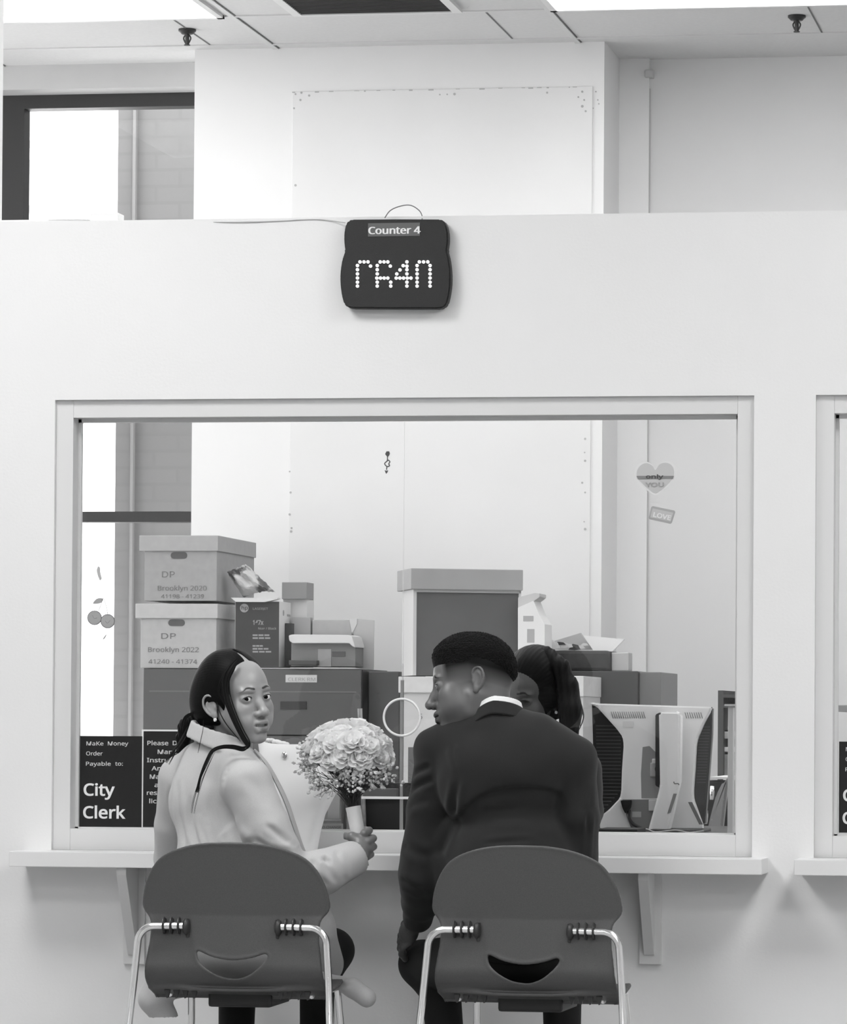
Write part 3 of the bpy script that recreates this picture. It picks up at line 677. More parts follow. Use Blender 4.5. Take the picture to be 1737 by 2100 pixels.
# rotated box with lid
p = at(847, 1385, YB2+.05); ph = R(22)
t = thing('dark_fronted_box', 'big box with grey lid and dark grey front, showing its pale left edge', 'box', (p.x, p.y, p.z), ph)
s_ = (at(900, 1385, YB2+.05)-at(899, 1385, YB2+.05)).x
W_ = 218*s_/math.cos(ph-R(11)); Dp = 24*s_/math.sin(ph-R(11)); H_ = (1384-1208)*s_; LH = 40*s_
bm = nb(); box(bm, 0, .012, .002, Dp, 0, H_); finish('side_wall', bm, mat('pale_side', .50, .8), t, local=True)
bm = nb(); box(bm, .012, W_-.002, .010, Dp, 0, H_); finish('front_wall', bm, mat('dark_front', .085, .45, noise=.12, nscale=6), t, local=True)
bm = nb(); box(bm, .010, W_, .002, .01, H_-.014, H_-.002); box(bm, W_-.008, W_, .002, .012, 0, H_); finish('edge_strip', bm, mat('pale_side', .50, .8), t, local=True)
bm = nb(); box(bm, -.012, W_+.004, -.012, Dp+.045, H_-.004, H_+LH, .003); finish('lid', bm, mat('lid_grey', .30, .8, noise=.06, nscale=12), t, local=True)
# white gabled carton
Yh = YB2+.12
t = thing('gabled_carton', 'white house shaped carton with window cutouts, right of the dark fronted box', 'carton', at(1095, 1386, Yh))
zc2 = zz(1095, 1386, Yh)
bm = nb(); prism(bm, [(xx(a, b, Yh), zz(a, b, Yh) if b < 1380 else zc2) for a, b in ((1062, 1386), (1062, 1246), (1094, 1232), (1106, 1262), (1117, 1280), (1117, 1386))], Yh, Yh+.16, .001); finish('carton_body', bm, mat('gable_white', .70, .7), t)
bm = nb(); prism(bm, [(xx(a, b, Yh), zz(a, b, Yh)) for a, b in ((1062, 1225), (1096, 1216), (1106, 1217), (1106, 1224), (1094, 1233), (1062, 1246))], Yh+.004, Yh+.15, .001); finish('roof', bm, mat('gable_grey', .50, .7), t)
bm = nb(); pbx(bm, 1073, 1094, 1263, 1274, Yh-.001, .002); pbx(bm, 1081, 1096, 1290, 1318, Yh-.001, .002); finish('cutout', bm, mat('gable_window', .36, .7), t)
# low cabinet on the right with clutter
Yr = YB2+.46
t = thing('filing_cabinet', 'dark low cabinet behind the white monitor, with papers heaped on top', 'filing cabinet', at(1262, 1800, Yr)); t.location.z = 0
bm = nb(); a, b = xx(1120, 1400, Yr), xx(1308, 1400, Yr); z1 = zz(1240, 1376, Yr); box(bm, a, b, Yr, Yr+.5, 0, z1, .003); finish('cabinet_body', bm, mat('cabinet_low', .055, .5, noise=.05, nscale=100), t)
bm = nb(); box(bm, b+.001, xx(1353, 1400, Yr), Yr+.03, Yr+.5, 0, z1-.003, .003); finish('side_panel', bm, mat('cabinet_side', .17, .45, noise=.1, nscale=5), t)
bm = nb(); r_ = pbx(bm, 1130, 1249, 1334, 1376, Yr+.05, .25, .012); tg = tag(finish('dark_basket', bm, mat('basket', .035, .6, noise=.4, nscale=25)), 'dark soft bag with pale print on the low cabinet, under the papers', 'bag')
bm = nb(); P = lambda a, b, d=0: at(a, b, Yr+.06+d)
def sheet(name, pts, Y, th, ma, lab=None, cat=None, parent=None):
    bm = nb(); prism(bm, [(xx(a, b, Y), zz(a, b, Y)) for a, b in pts], Y, Y+th); o = finish(name, bm, ma, parent); 
    if lab: tag(o, lab, cat)
    return o
bm.free()
sheet('magazine', [(1112, 1322), (1190, 1298), (1216, 1332), (1150, 1334), (1120, 1330)], Yr+.14, .03, mat('magazine_grey', .45, .6), 'grey magazine leaning on the heap of papers behind the clerk', 'magazine')
sheet('white_envelope', [(1196, 1303), (1280, 1311), (1256, 1336), (1218, 1336)], Yr+.10, .02, mat('envelope', .85, .7), 'white fanned papers at the right of the heap', 'papers')
t = thing('crumpled_newspaper', 'crumpled black and white newspaper on the dark bag behind the clerk', 'newspaper', at(1160, 1333, Yr+.05))
rnd = random.Random(5)
for q in range(9):
    cxp, cyp = 1118+q*10, 1326-3*math.sin(q*.8)-rnd.uniform(0, 7); w_, h_ = rnd.uniform(7, 13), rnd.uniform(3, 8)
    sheet('sheet', [(cxp-w_, cyp+h_*.8), (cxp-w_*.3, cyp-h_), (cxp+w_*.6, cyp-h_*.6), (cxp+w_, cyp+h_*.7), (cxp, cyp+h_)], Yr+.04+q*.003, .008, mat('news_light', .6, .7) if q % 3 else mat('news_dark', .05, .7), parent=t)
bm = nb(); r_ = pbx(bm, 1254, 1289, 1338, 1376, Yr+.1, .10, .004); tag(finish('white_block', bm, mat('pale_box', .50, .7)), 'small pale carton at the right end of the low cabinet', 'box')

# ------------------------------------------------------------------ desk and monitors
Ym = 1.15
zd = zz(1300, 1709, Ym-.35)
bm = nb(); dk = thing('office_desk', 'office desk behind the glass carrying the white monitor', 'desk', (xx(1100, 1700, .8), .9, 0))
box(bm, gx0, xx(1560, 1700, 1.5), .26, .56, zd-.03, zd, .003); box(bm, xx(1222, 1700, .9), xx(1560, 1700, 1.5), .555, 1.75, zd-.03, zd, .003); finish('desk_top', bm, mat('desk_dark', .05, .5), dk)
for lx in (gx0+.05, xx(1540, 1700, 1.5)-.03):
    bm = nb(); box(bm, lx, lx+.03, .5, 1.6, 0, zd-.03); finish('desk_side', bm, mat('desk_side', .3, .5), dk)
MW = mat('monitor_white', .92, .4); MB = mat('monitor_black', .018, .4)
t = thing('computer_monitor', 'white computer monitor seen from behind, its stand arm in front, right of the man', 'monitor', at(1380, 1709, Ym-.2)); t.location.z = zd
# coordinates from the crop at 1160,1380, scale 4.3425
q = lambda a, b, d=0: at(1160+a/4.3425, 1380+b/4.3425, Ym+d)
bm = nb(); prism(bm, [(q(a, b).x, q(a, b).z) for a, b in ((232, 270), (1305, 305), (1300, 560), (1240, 1350), (300, 1300), (250, 900))], Ym, Ym+.045, .004); finish('screen_body', bm, MB, t)
bm = nb()
for k in range(24):
    y = 470+k*32; a0 = 262-10*abs(math.sin(k)); 
    p0, p1 = q(270+k*.8, y), q(490-(k > 18)*(k-18)*28, y); box(bm, p0.x, p1.x, Ym-.003, Ym, p0.z-.0018, p0.z+.0012)
for k in range(20):
    y = 480+k*26; p0, p1 = q(1190-k*1.2, y), q(1285-k*2, y); box(bm, p0.x, p1.x, Ym-.003, Ym, p0.z-.0015, p0.z+.0012)
finish('vent_ribs', bm, mat('vent_rib', .07, .5), t)
shl = [(232, 262), (290, 272), (1308, 303), (1300, 340), (1240, 450), (1185, 580), (1172, 640), (1160, 860), (1145, 1060), (1150, 1130), (1235, 1370), (1230, 1390), (320, 1390), (318, 1280), (400, 1215), (495, 1115), (508, 1060), (515, 860), (530, 640), (520, 570), (470, 500), (330, 345), (290, 300), (232, 280)]
bm = nb(); prism(bm, [(q(a, b).x, q(a, b).z) for a, b in shl], Ym-.035, Ym+.002, .004); sh = finish('back_shell', bm, MW, t, smooth=40)
bm = nb()
for k in range(16):
    a = 405+k*19; p0 = q(a, 345, -.036); p1 = q(a+18, 405, -.036); tube(bm, [(p0.x, Ym-.0355, p0.z), (p1.x, Ym-.0355, p1.z)], .0012, 5)
for k in range(8):
    a = 1062+k*20; p0 = q(a, 352, -.036); p1 = q(a+16, 405, -.036); tube(bm, [(p0.x, Ym-.0355, p0.z), (p1.x, Ym-.0355, p1.z)], .0012, 5)
finish('vent_slots', bm, mat('vent_slot', .22, .6), sh)
def qb(name, a0, a1, b0, b1, d, th, ma, par, bev=0.):
    u, v = q(a0, b0, d), q(a1, b1, d); bm = nb(); box(bm, u.x, v.x, Ym+d, Ym+d+th, v.z, u.z, bev); return finish(name, bm, ma, par)
qb('rating_label', 508, 605, 430, 484, -.0365, .001, mat('label_bright', .8, .5), t)
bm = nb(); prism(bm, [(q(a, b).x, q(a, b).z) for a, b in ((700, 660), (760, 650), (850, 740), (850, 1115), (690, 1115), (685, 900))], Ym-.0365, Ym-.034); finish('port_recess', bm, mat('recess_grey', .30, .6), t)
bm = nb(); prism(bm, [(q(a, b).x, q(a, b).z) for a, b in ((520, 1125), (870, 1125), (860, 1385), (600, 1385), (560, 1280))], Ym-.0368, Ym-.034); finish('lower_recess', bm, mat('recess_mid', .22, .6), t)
qb('hinge_cap', 770, 838, 765, 808, -.05, .02, mat('label_bright', .8, .5), t, .002)
bm = nb(); u = q(830, 855, -.05); ball(bm, u, .013, 3); u2 = q(770, 870, -.04); finish('hinge_knob', bm, BLACK, t, smooth=60)
qb('hinge_block', 752, 812, 800, 925, -.045, .01, mat('hinge_pale', .5, .5), t, .003)
qb('connector', 738, 832, 1130, 1230, -.05, .02, mat('connector_pale', .5, .5), t, .003)
bm = nb(); prism(bm, [(q(a, b).x, q(a, b).z) for a, b in ((512, 1132), (612, 1130), (600, 1200), (555, 1250), (530, 1200))], Ym-.06, Ym-.037, .002)
tube(bm, smoothpath([q(565, 1220, -.05), q(565, 1290, -.055), q(600, 1345, -.06), q(670, 1385, -.07), q(705, 1425, -.08)], 6), .005, 8); finish('cable', bm, BLACK, t, smooth=60)
qb('small_label', 592, 672, 1235, 1285, -.0375, .001, mat('label_soft', .45, .5), t)
# stand arm
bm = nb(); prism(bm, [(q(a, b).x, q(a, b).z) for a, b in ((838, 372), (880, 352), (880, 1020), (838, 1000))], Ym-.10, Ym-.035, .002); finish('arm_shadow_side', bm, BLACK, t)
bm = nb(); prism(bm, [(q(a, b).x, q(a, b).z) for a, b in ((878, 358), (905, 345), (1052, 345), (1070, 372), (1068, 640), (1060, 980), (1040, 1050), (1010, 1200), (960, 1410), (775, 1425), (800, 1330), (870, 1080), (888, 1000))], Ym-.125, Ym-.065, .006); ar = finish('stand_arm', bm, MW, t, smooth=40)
bm = nb(); prism(bm, [(q(a, b, -.126).x, q(a, b, -.126).z) for a, b in ((960, 1075), (990, 1075), (935, 1245), (905, 1255))], Ym-.1265, Ym-.124); finish('cable_slot', bm, mat('recess_mid', .22, .6), ar)
bm = nb(); tube(bm, smoothpath([(q(a, b, -.127)) for a, b in ((963, 968), (970, 985), (1000, 985), (1010, 998))], 4), .0016, 6); finish('crack_mark', bm, mat('recess_dark', .15, .6), ar)
bm = nb(); a, b = q(760, 1425, -.15), q(1235, 1425, -.15); box(bm, a.x, b.x, Ym-.19, Ym+.02, zd, zd+.008, .003); finish('stand_base', bm, MB, t)
for dz_ in (0,):
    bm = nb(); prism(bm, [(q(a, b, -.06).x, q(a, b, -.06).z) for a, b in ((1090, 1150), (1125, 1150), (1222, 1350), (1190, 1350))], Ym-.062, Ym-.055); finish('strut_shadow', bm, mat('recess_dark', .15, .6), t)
bm = nb(); tube(bm, smoothpath([q(640, 1420, -.2), q(720, 1395, -.2), q(800, 1420, -.21), q(980, 1405, -.2), q(1100, 1425, -.2), q(1230, 1410, -.2)], 5), .0035, 6)
tag(finish('desk_cable', bm, mat('cable_mid', .35, .5), smooth=60), 'loose grey cable lying on the desk at the foot of the monitor', 'cable')
bm = nb(); a, b = at(1228, 1699, .75), at(1310, 1708, .75); box(bm, a.x, b.x, .72, .9, zd, a.z, .003); tag(finish('keyboard', bm, mat('keyboard_black', .02, .5)), 'black keyboard edge on the desk below the monitor', 'keyboard')
# bookcase and things at the far right
Yb3 = 3.2
t = thing('bookcase', 'dark bookcase behind the right edge of the window, crammed with papers', 'bookcase', at(1500, 1700, Yb3)); t.location.z = 0
bm = nb(); a, b = xx(1472, 1500, Yb3), xx(1640, 1500, Yb3); z1 = zz(1490, 1416, Yb3); box(bm, a, b, Yb3+.3, Yb3+.32, 0, z1); box(bm, a, a+.02, Yb3, Yb3+.3, 0, z1); box(bm, b-.02, b, Yb3, Yb3+.3, 0, z1); finish('carcass', bm, mat('bookcase_dark', .05, .6), t)
for py in (1424, 1445, 1593, 1700):
    bm = nb(); z = zz(1490, py, Yb3); box(bm, a+.02, b-.02, Yb3+.002, Yb3+.3, z-.012, z); finish('shelf', bm, mat('shelf_pale', .6, .5) if py in (1593,) else mat('bookcase_dark', .05, .6), t)
rnd = random.Random(2); zsh = zz(1490, 1593, Yb3)
for q_, (a0, b0, w_, h_, g_) in enumerate(((1474, 1500, 10, 90, .12), (1484, 1490, 9, 85, .3), (1492, 1560, 14, 30, .06), (1478, 1535, 20, 55, .2))):
    pass
for nm, a0, a1, b0, b1, g_, lab in (('folder', 1482, 1510, 1500, 1515, .45, 'pale folder on the upper part of the bookcase shelf'), ('paper_roll', 1484, 1510, 1532, 1542, .75, 'white rolled paper in the middle of the bookcase'), ('paper_pile', 1484, 1510, 1547, 1592, .28, 'grey pile of papers on the bookcase shelf'), ('dark_binder', 1484, 1510, 1452, 1498, .09, 'dark binders on the top shelf of the bookcase')):
    bm = nb(); pbx(bm, a0, a1, b0, b1, Yb3+.04, .2, .004); tag(finish(nm, bm, mat('bk_'+nm, g_, .7, noise=.3, nscale=30)), lab, 'papers')
bm = nb(); a = at(1456, 1593, 1.9); b = at(1495, 1598, 1.9); box(bm, a.x, b.x+.1, 1.9, 2.3, b.z, a.z, .001)
tag(finish('white_shelf', bm, mat('shelf_pale2', .75, .4)), 'thin white shelf edge right of the monitor', 'shelf')
bm = nb(); box(bm, xx(1494, 1550, .6), xx(1505, 1550, .6), .58, .62, zd, zz(1500, 1450, .6), .002); box(bm, xx(1489, 1445, .6), xx(1512, 1445, .6), .56, .68, zz(1500, 1448, .6), zz(1500, 1444, .6))
tag(finish('divider_post', bm, mat('post_pale', .62, .4)), 'thin pale upright divider just inside the right end of the window', 'divider')
t = thing('office_chair', 'grey curved office chair back with black frame, right of the monitor', 'chair', at(1475, 1700, 1.85)); t.location.z = 0
Yo = 1.85
bm = nb(); prism(bm, [(xx(a, b, Yo), zz(a, b, Yo)) for a, b in ((1448, 1712), (1455, 1680), (1468, 1630), (1482, 1603), (1494, 1598), (1494, 1600), (1488, 1640), (1480, 1712))], Yo, Yo+.05, .008); finish('backrest', bm, mat('chair_grey', .3, .7), t, smooth=50)
bm = nb(); box(bm, xx(1440, 1600, Yo+.1), xx(1500, 1600, Yo+.1), Yo+.1, Yo+.14, .5, zz(1470, 1600, Yo+.1), .01); finish('back_frame', bm, BLACK, t)
bm = nb(); tube(bm, [at(1461, 1612, Yo+.05), at(1460, 1640, Yo+.05)], .008, 10); tube(bm, [at(1449, 1662, Yo+.05), at(1448, 1690, Yo+.05)], .007, 10); finish('chrome_bar', bm, CHROME, t)
bm = nb(); a = xx(1450, 1700, Yo); box(bm, a-.1, a+.35, Yo+.0, Yo+.45, .42, .49, .02); finish('seat', bm, BLACK, t)
bm = nb(); cyl(bm, (a+.12, Yo+.22, .21), .03, .42, 'z', 16); cyl(bm, (a+.12, Yo+.22, .03), .25, .04, 'z', 5); finish('pedestal', bm, BLACK, t)
# things on the desk between the two people
t = thing('card_display', 'small pale card leaning in a stand behind the pass-through slot, left of the bouquet', 'card', at(683, 1690, .3)); t.location.z = zd
bm = nb(); pbx(bm, 672, 697, 1625, 1680, .3, .01, .001); finish('card', bm, mat('card_grey', .42, .7), t)
bm = nb(); a_, b_ = at(700, 1600, .3), at(707, 1600, .3); box(bm, a_.x, b_.x, .3, .33, zd, a_.z, .001); finish('stand_side', bm, mat('stand_dark', .06, .5), t)
bm = nb(); a_, b_ = at(655, 1682, .28), at(700, 1682, .28); box(bm, a_.x, b_.x-.001, .28, .33, zd, a_.z, .001); finish('stand_foot', bm, mat('stand_mid', .16, .5), t)
t = thing('desk_sign', 'tiny NO CHANGE sign at the foot of the glass, left of the bouquet handle', 'sign', at(680, 1703, YG+.02))
bm = nb(); pbx(bm, 652, 703, 1689, 1702, YG+.02, .003, .0005); finish('plate', bm, mat('plate_pale', .42, .5), t)
bm = nb(); text_at(bm, 'NO CHANGE', 655, 1698.5, YG+.0195, 5.5, w_px=44, bold=.0003); finish('lettering', bm, mat('pencil', .17, .8), t)
bm = nb(); r_ = pbx(bm, 836, 858, 1532, 1700, .5, .02, .002); tag(finish('pale_folder', bm, mat('folder_pale', .30, .6)), 'narrow grey folder upright behind the glass at the man\'s left shoulder', 'folder')
bm = nb(); r_ = pbx(bm, 744, 812, 1617, 1634, .3, .2, .003); tag(finish('document_tray', bm, mat('tray_grey', .13, .5)), 'flat dark grey tray just above the pass-through slot edge', 'tray')
bm = nb(); tube(bm, [Vector((xx(748, 1640, .32), .32, zd)), at(738, 1453, .32)], .0068, 12); tag(finish('measuring_stick', bm, mat('stick_pale', .42, .6, noise=.2, nscale=60)), 'pale thin stick rising behind the top of the bouquet', 'stick')
bm = nb(); box(bm, xx(712, 1600, .3), xx(846, 1600, .3), .34, .36, zd, zz(790, 1605, .34), .002); tag(finish('privacy_board', bm, mat('board_black', .015, .6)), 'black board on the desk behind the pass-through slot', 'board')
# second window contents
bm = nb(); pbx(bm, 1716, 1800, 1446, 1460, .5, .3, .002); tag(finish('wall_shelf', bm, mat('shelf_pale3', .45, .5)), 'pale shelf behind the second window at the right edge', 'shelf')
# ================================================================== SCULPTING BY DISTANCE FIELDS
def smin(a, b, k):
    h = np.clip(.5+.5*(b-a)/k, 0, 1); return b*(1-h)+a*h-k*h*(1-h)
def smax(a, b, k): return -smin(-a, -b, k)
class Sc:
    """a solid on a local grid; rigid frame M (4x4) maps local -> world"""
    def __init__(s, lo, hi, h, M=None):
        s.lo, s.h = np.array(lo, float), h
        n = np.ceil((np.array(hi)-s.lo)/h).astype(int)+1; s.n = n
        ax = [(s.lo[i]+h*np.arange(n[i])).astype(np.float32) for i in range(3)]
        s.X, s.Y, s.Z = np.meshgrid(*ax, indexing='ij', sparse=True)
        s.d = np.full(tuple(n), 9., np.float32); s.M = M
    def add(s, v, k=.01): s.d = smin(s.d, v, k) if k else np.minimum(s.d, v); return s
    def sub(s, v, k=.004): s.d = smax(s.d, -v, k); return s
    def ell(s, c, r, rot=None):
        x, y, z = s.X-c[0], s.Y-c[1], s.Z-c[2]
        if rot is not None:
            m = rot.transposed(); x, y, z = (m[0][0]*x+m[0][1]*y+m[0][2]*z, m[1][0]*x+m[1][1]*y+m[1][2]*z, m[2][0]*x+m[2][1]*y+m[2][2]*z)
        k = np.sqrt((x/r[0])**2+(y/r[1])**2+(z/r[2])**2); g = np.sqrt((x/r[0]**2)**2+(y/r[1]**2)**2+(z/r[2]**2)**2)
        return k*(k-1)/np.maximum(g, 1e-6)
    def cone(s, a, b, r0, r1, fl=None):
        """tapered limb a->b; fl=(axis vector, factor): flatten across that axis"""
        a, b = np.array(a, float), np.array(b, float); v = b-a; L = (v@v)
        x, y, z = s.X-a[0], s.Y-a[1], s.Z-a[2]
        t = np.clip((x*v[0]+y*v[1]+z*v[2])/L, 0, 1)
        x, y, z = x-t*v[0], y-t*v[1], z-t*v[2]
        if fl is not None:
            u = np.array(fl[0], float); u /= np.linalg.norm(u); q = x*u[0]+y*u[1]+z*u[2]; dd = np.sqrt(np.maximum(x*x+y*y+z*z-q*q+(q*fl[1])**2, 0))
        else: dd = np.sqrt(x*x+y*y+z*z)
        return dd-(r0+(r1-r0)*t)
    def chain(s, P, rr, fl=None, k=.01):
        d = None
        for i in range(len(P)-1):
            c = s.cone(P[i], P[i+1], rr[i], rr[i+1], fl); d = c if d is None else smin(d, c, k)
        return d
    def mesh(s, relax=1):
        d = s.d; sg = d < 0
        nx, ny, nz = d.shape
        c = np.zeros((nx-1, ny-1, nz-1), np.int8)
        for i in (0, 1):
            for j in (0, 1):
                for k in (0, 1): c += sg[i:nx-1+i, j:ny-1+j, k:nz-1+k]
        act = (c > 0) & (c < 8); ids = -np.ones(c.shape, np.int64); I = np.argwhere(act); ids[act] = np.arange(len(I))
        acc = np.zeros((len(I), 3)); cnt = np.zeros(len(I))
        off = [(i, j, k) for i in (0, 1) for j in (0, 1) for k in (0, 1)]
        V = {o: d[I[:, 0]+o[0], I[:, 1]+o[1], I[:, 2]+o[2]] for o in off}
        for o in off:
            for a in range(3):
                if o[a]: continue
                p = list(o); p[a] = 1; p = tuple(p); va, vb = V[o], V[p]; m_ = (va < 0) != (vb < 0)
                t = np.where(m_, va/np.where(m_, va-vb, 1), 0); q = np.array(o, float)[None].repeat(len(I), 0); q[:, a] += t
                acc += np.where(m_[:, None], q, 0); cnt += m_
        P = (I+acc/np.maximum(cnt, 1)[:, None])*s.h+s.lo
        F = []
        for a in range(3):
            b, c2 = (a+1) % 3, (a+2) % 3
            sl0 = [slice(None)]*3; sl1 = [slice(None)]*3; sl0[a] = slice(0, -1); sl1[a] = slice(1, None)
            s0, s1 = sg[tuple(sl0)], sg[tuple(sl1)]; ch = np.argwhere(s0 != s1); inside = s0[tuple(ch.T)]
            ok = (ch[:, b] > 0) & (ch[:, c2] > 0) & (ch[:, b] < d.shape[b]-1) & (ch[:, c2] < d.shape[c2]-1); ch, inside = ch[ok], inside[ok]
            def cell(db, dc):
                q = ch.copy(); q[:, b] += db; q[:, c2] += dc; return ids[tuple(q.T)]
            q = np.stack([cell(-1, -1), cell(0, -1), cell(0, 0), cell(-1, 0)], 1); q[~inside] = q[~inside][:, ::-1]; F.append(q)
        F = np.concatenate(F)
        for _ in range(relax):                # light smoothing of the net
            A = np.zeros_like(P); n = np.zeros(len(P))
            for i in range(4):
                np.add.at(A, F[:, i], P[F[:, (i+1) % 4]]+P[F[:, i-1]]); np.add.at(n, F[:, i], 2)
            P = P*.5+.5*A/np.maximum(n, 1)[:, None]
        return P, F
def mesh_obj(name, parts, ma, parent=None, tone=None, links=()):
    """parts: list of (P, F, M, tonefunc result or None) -> one mesh"""
    PP, FF, TT = [], [], []; n = 0
    for P, F, M, T in parts:
        if M is not None:
            m_ = np.array(M); PW = P@m_[:3, :3].T+m_[:3, 3]
        else: PW = P
        PP.append(PW); FF.append(F+n); TT.append(np.full(len(P), .5) if T is None else T); n += len(P)
    for ia, ib, path, r_ in links:            # the limb under the clothes that joins head and hand into one body
        bm_ = bmesh.new(); tube(bm_, smoothpath(path, 5), r_, 8, False); bm_.verts.index_update()
        PL = np.array([v.co[:] for v in bm_.verts]); FL = np.array([[v.index for v in f.verts] for f in bm_.faces]); bm_.free()
        ends = []
        for k_, e_ in ((ia, 0), (ib, len(PL)-8)):
            e0 = FF[k_][:, 0]; d_ = np.linalg.norm(PP[k_]-PL[e_], axis=1); j = int(np.argmin(d_)); fr_ = FF[k_][(FF[k_]-sum(len(q) for q in PP[:k_]) == j).any(1)][0]
            ends.append((fr_[0], fr_[1], e_))
        FF.append(np.concatenate([FL+n, np.array([[a_, b_, e_+n+1, e_+n] for a_, b_, e_ in ends])])); PP.append(PL); TT.append(np.full(len(PL), .2)); n += len(PL)
    P = np.concatenate(PP); F = np.concatenate(FF); T = np.concatenate(TT)
    if parent is not None:
        m_ = np.array(wm(parent).inverted()); P = P@m_[:3, :3].T+m_[:3, 3]
    me = bpy.data.meshes.new(name); me.vertices.add(len(P)); me.vertices.foreach_set('co', P.astype(np.float32).ravel())
    me.loops.add(4*len(F)); me.loops.foreach_set('vertex_index', F.astype(np.int32).ravel())
    me.polygons.add(len(F)); me.polygons.foreach_set('loop_start', np.arange(0, 4*len(F), 4, dtype=np.int32)); me.polygons.foreach_set('loop_total', np.full(len(F), 4, np.int32))
    me.update(calc_edges=True); me.validate()
    me.polygons.foreach_set('use_smooth', [True]*len(me.polygons))
    at_ = me.attributes.new('tone', 'FLOAT_COLOR', 'POINT'); col = np.ones((len(me.vertices), 4), np.float32); col[:, :3] = T[:len(me.vertices), None]; at_.data.foreach_set('color', col.ravel())
    me.materials.append(ma); o = bpy.data.objects.new(name, me); C.objects.link(o); o.parent = parent
    return o
def frame(origin, yaw, pitch=0., roll=0.):
    """head frame: +y is where the face looks, +x the subject's right seen from the front reversed; yaw measured from -Y (towards the waiting room) to +X"""
    # local y -> direction (sin yaw, -cos yaw); local z up; local x = y cross z
    return Matrix.Translation(Vector(origin)) @ Matrix.Rotation(yaw+PI, 4, 'Z') @ Matrix.Rotation(-pitch, 4, 'X') @ Matrix.Rotation(roll, 4, 'Y')
def g(x, m_, s): return np.exp(-((x-m_)/s)**2)

def head_field(h=.0018, male=False, mouth=0.0, lo=(-.098, -.135, -.26), hi=(.098, .145, .155), nose=1., lip=1., ears=(1, 1), closed=False, smile=0., earz=0., eary=0.):
    s = Sc(lo, hi, h); E = s.ell
    s.add(E((0, -.020, .030), (.074, .098, .092)), 0)                    # cranium
    s.add(E((0, .030, .020), (.064, .060, .070)), .02)                   # forehead
    s.add(E((0, .034, -.042), (.057 if not male else .060, .055, .070)), .02)
    jw = .046 if male else .038
    for q in (-1, 1):
        s.add(s.chain([(q*(jw+.008), .000, -.045), (q*jw, .015, -.080 if male else -.076), (q*.012, .072, -.106)], [.018, .014 if male else .011, .013]), .022)
        s.add(E((q*.040, .058, -.030), (.024, .024, .024)), .018)            # cheekbone
        s.add(E((q*.026, .064, -.066), (.025, .022, .026)), .016); s.add(E((q*.040, .046, -.052), (.026, .030, .034)), .016)
    s.add(E((0, .074, -.104), (.020, .017, .016)), .014)                 # chin
    s.add(E((0, .078, -.070), (.026, .016, .024)), .016)                 # muzzle
    for q in (-1, 1):
        s.add(E((q*.026, .078, .018), (.022, .012, .008 if not male else .010)), .014)   # brow ridge
        s.sub(E((q*.034, .100, -.003), (.0165, .0165, .0125)), .017)          # socket
    # nose
    s.add(s.chain([(0, .083, .004), (0, .0955, -.018), (0, .109, -.038)], [.0085, .0085, .0115]), .012)
    s.add(E((0, .1095, -.041), (.0120*nose, .0100, .0092)), .007)
    for q in (-1, 1):
        s.add(E((q*.0140*nose, .0985, -.0435), (.0080*nose, .0100, .0076)), .007)
        s.sub(E((q*.0075*nose, .108, -.0530), (.0042, .0055, .0045)), .002)
    # philtrum and lips
    s.sub(s.cone((0, .104, -.055), (0, .102, -.062), .0028, .0028), .004)
    ln = .0055*lip
    s.add(s.chain([(-.0260, .081, -.0725+smile), (-.010, .0945, -.0672), (0, .0965, -.0686), (.010, .0945, -.0672), (.0260, .081, -.0725+smile)], [.0028, ln, ln*.95, ln, .0028]), .0045)
    s.add(s.chain([(-.0250, .081, -.0735+smile), (-.010, .0930, -.0812-mouth), (.010, .0930, -.0812-mouth), (.0250, .081, -.0735+smile)], [.003, ln*1.2, ln*1.2, .003]), .0045)
    s.sub(E((0, .100, -.0745-mouth*.5+smile*.3), (.0225, .024, .0011+mouth*.62)), .0015)
    if smile:
        for q in (-1, 1): s.add(E((q*.034, .070, -.062), (.014, .016, .016)), .010)
    s.sub(E((0, .098, -.0925-mouth), (.012, .006, .004)), .006)
    # lids over the eyes, with almond openings
    for q in (-1, 1):
        s.add(E((q*.0325, .0750, -.002), (.0165, .0148, .0142)), .004)
        if not closed:
            rot = Matrix.Rotation(q*R(-6), 3, 'Y')
            s.sub(E((q*.0325, .094, -.003), (.0142, .0175, .0043), rot), .0012)
        else:
            s.sub(E((q*.0325, .094, -.007), (.0140, .012, .0012)), .001)
        s.sub(E((q*.032, .090, .0095), (.014, .006, .0018)), .004)           # lid crease
    # ears
    for q, on in ((-1, ears[0]), (1, ears[1])):
        if not on: continue
        rot = Matrix.Rotation(q*R(20), 3, 'Z') @ Matrix.Rotation(R(10), 3, 'X')
        c = Vector((q*.0765, -.014+eary, -.016+earz)); P = lambda a, b, cc: c+rot @ Vector((a*q, b, cc))
        s.add(E(tuple(P(.003, -.001, .001)), (.0065, .0180, .0290), rot), .006)
        s.add(E(tuple(P(.004, .0045, -.026)), (.0050, .0085, .0100), rot), .005)
        s.sub(E(tuple(P(.0120, .002, .001)), (.0062, .0110, .0200), rot), .004)
        hx = smoothpath([P(*v) for v in ((.003, .010, .000), (.006, .0145, .014), (.009, .008, .026), (.011, -.004, .0285), (.012, -.014, .020), (.0115, -.0175, .004), (.009, -.014, -.012), (.006, -.006, -.024))], 4)
        s.add(s.chain([tuple(v) for v in hx], [.0030]*len(hx), k=.001), .0025)
        ah = smoothpath([P(*v) for v in ((.006, .000, .016), (.0075, -.007, .010), (.0075, -.0095, -.002), (.006, -.005, -.013))], 3)
        s.add(s.chain([tuple(v) for v in ah], [.0024]*len(ah), k=.001), .003)
        s.add(E(tuple(P(.005, .0120, -.006)), (.0035, .0035, .0060), rot), .003)
    return s
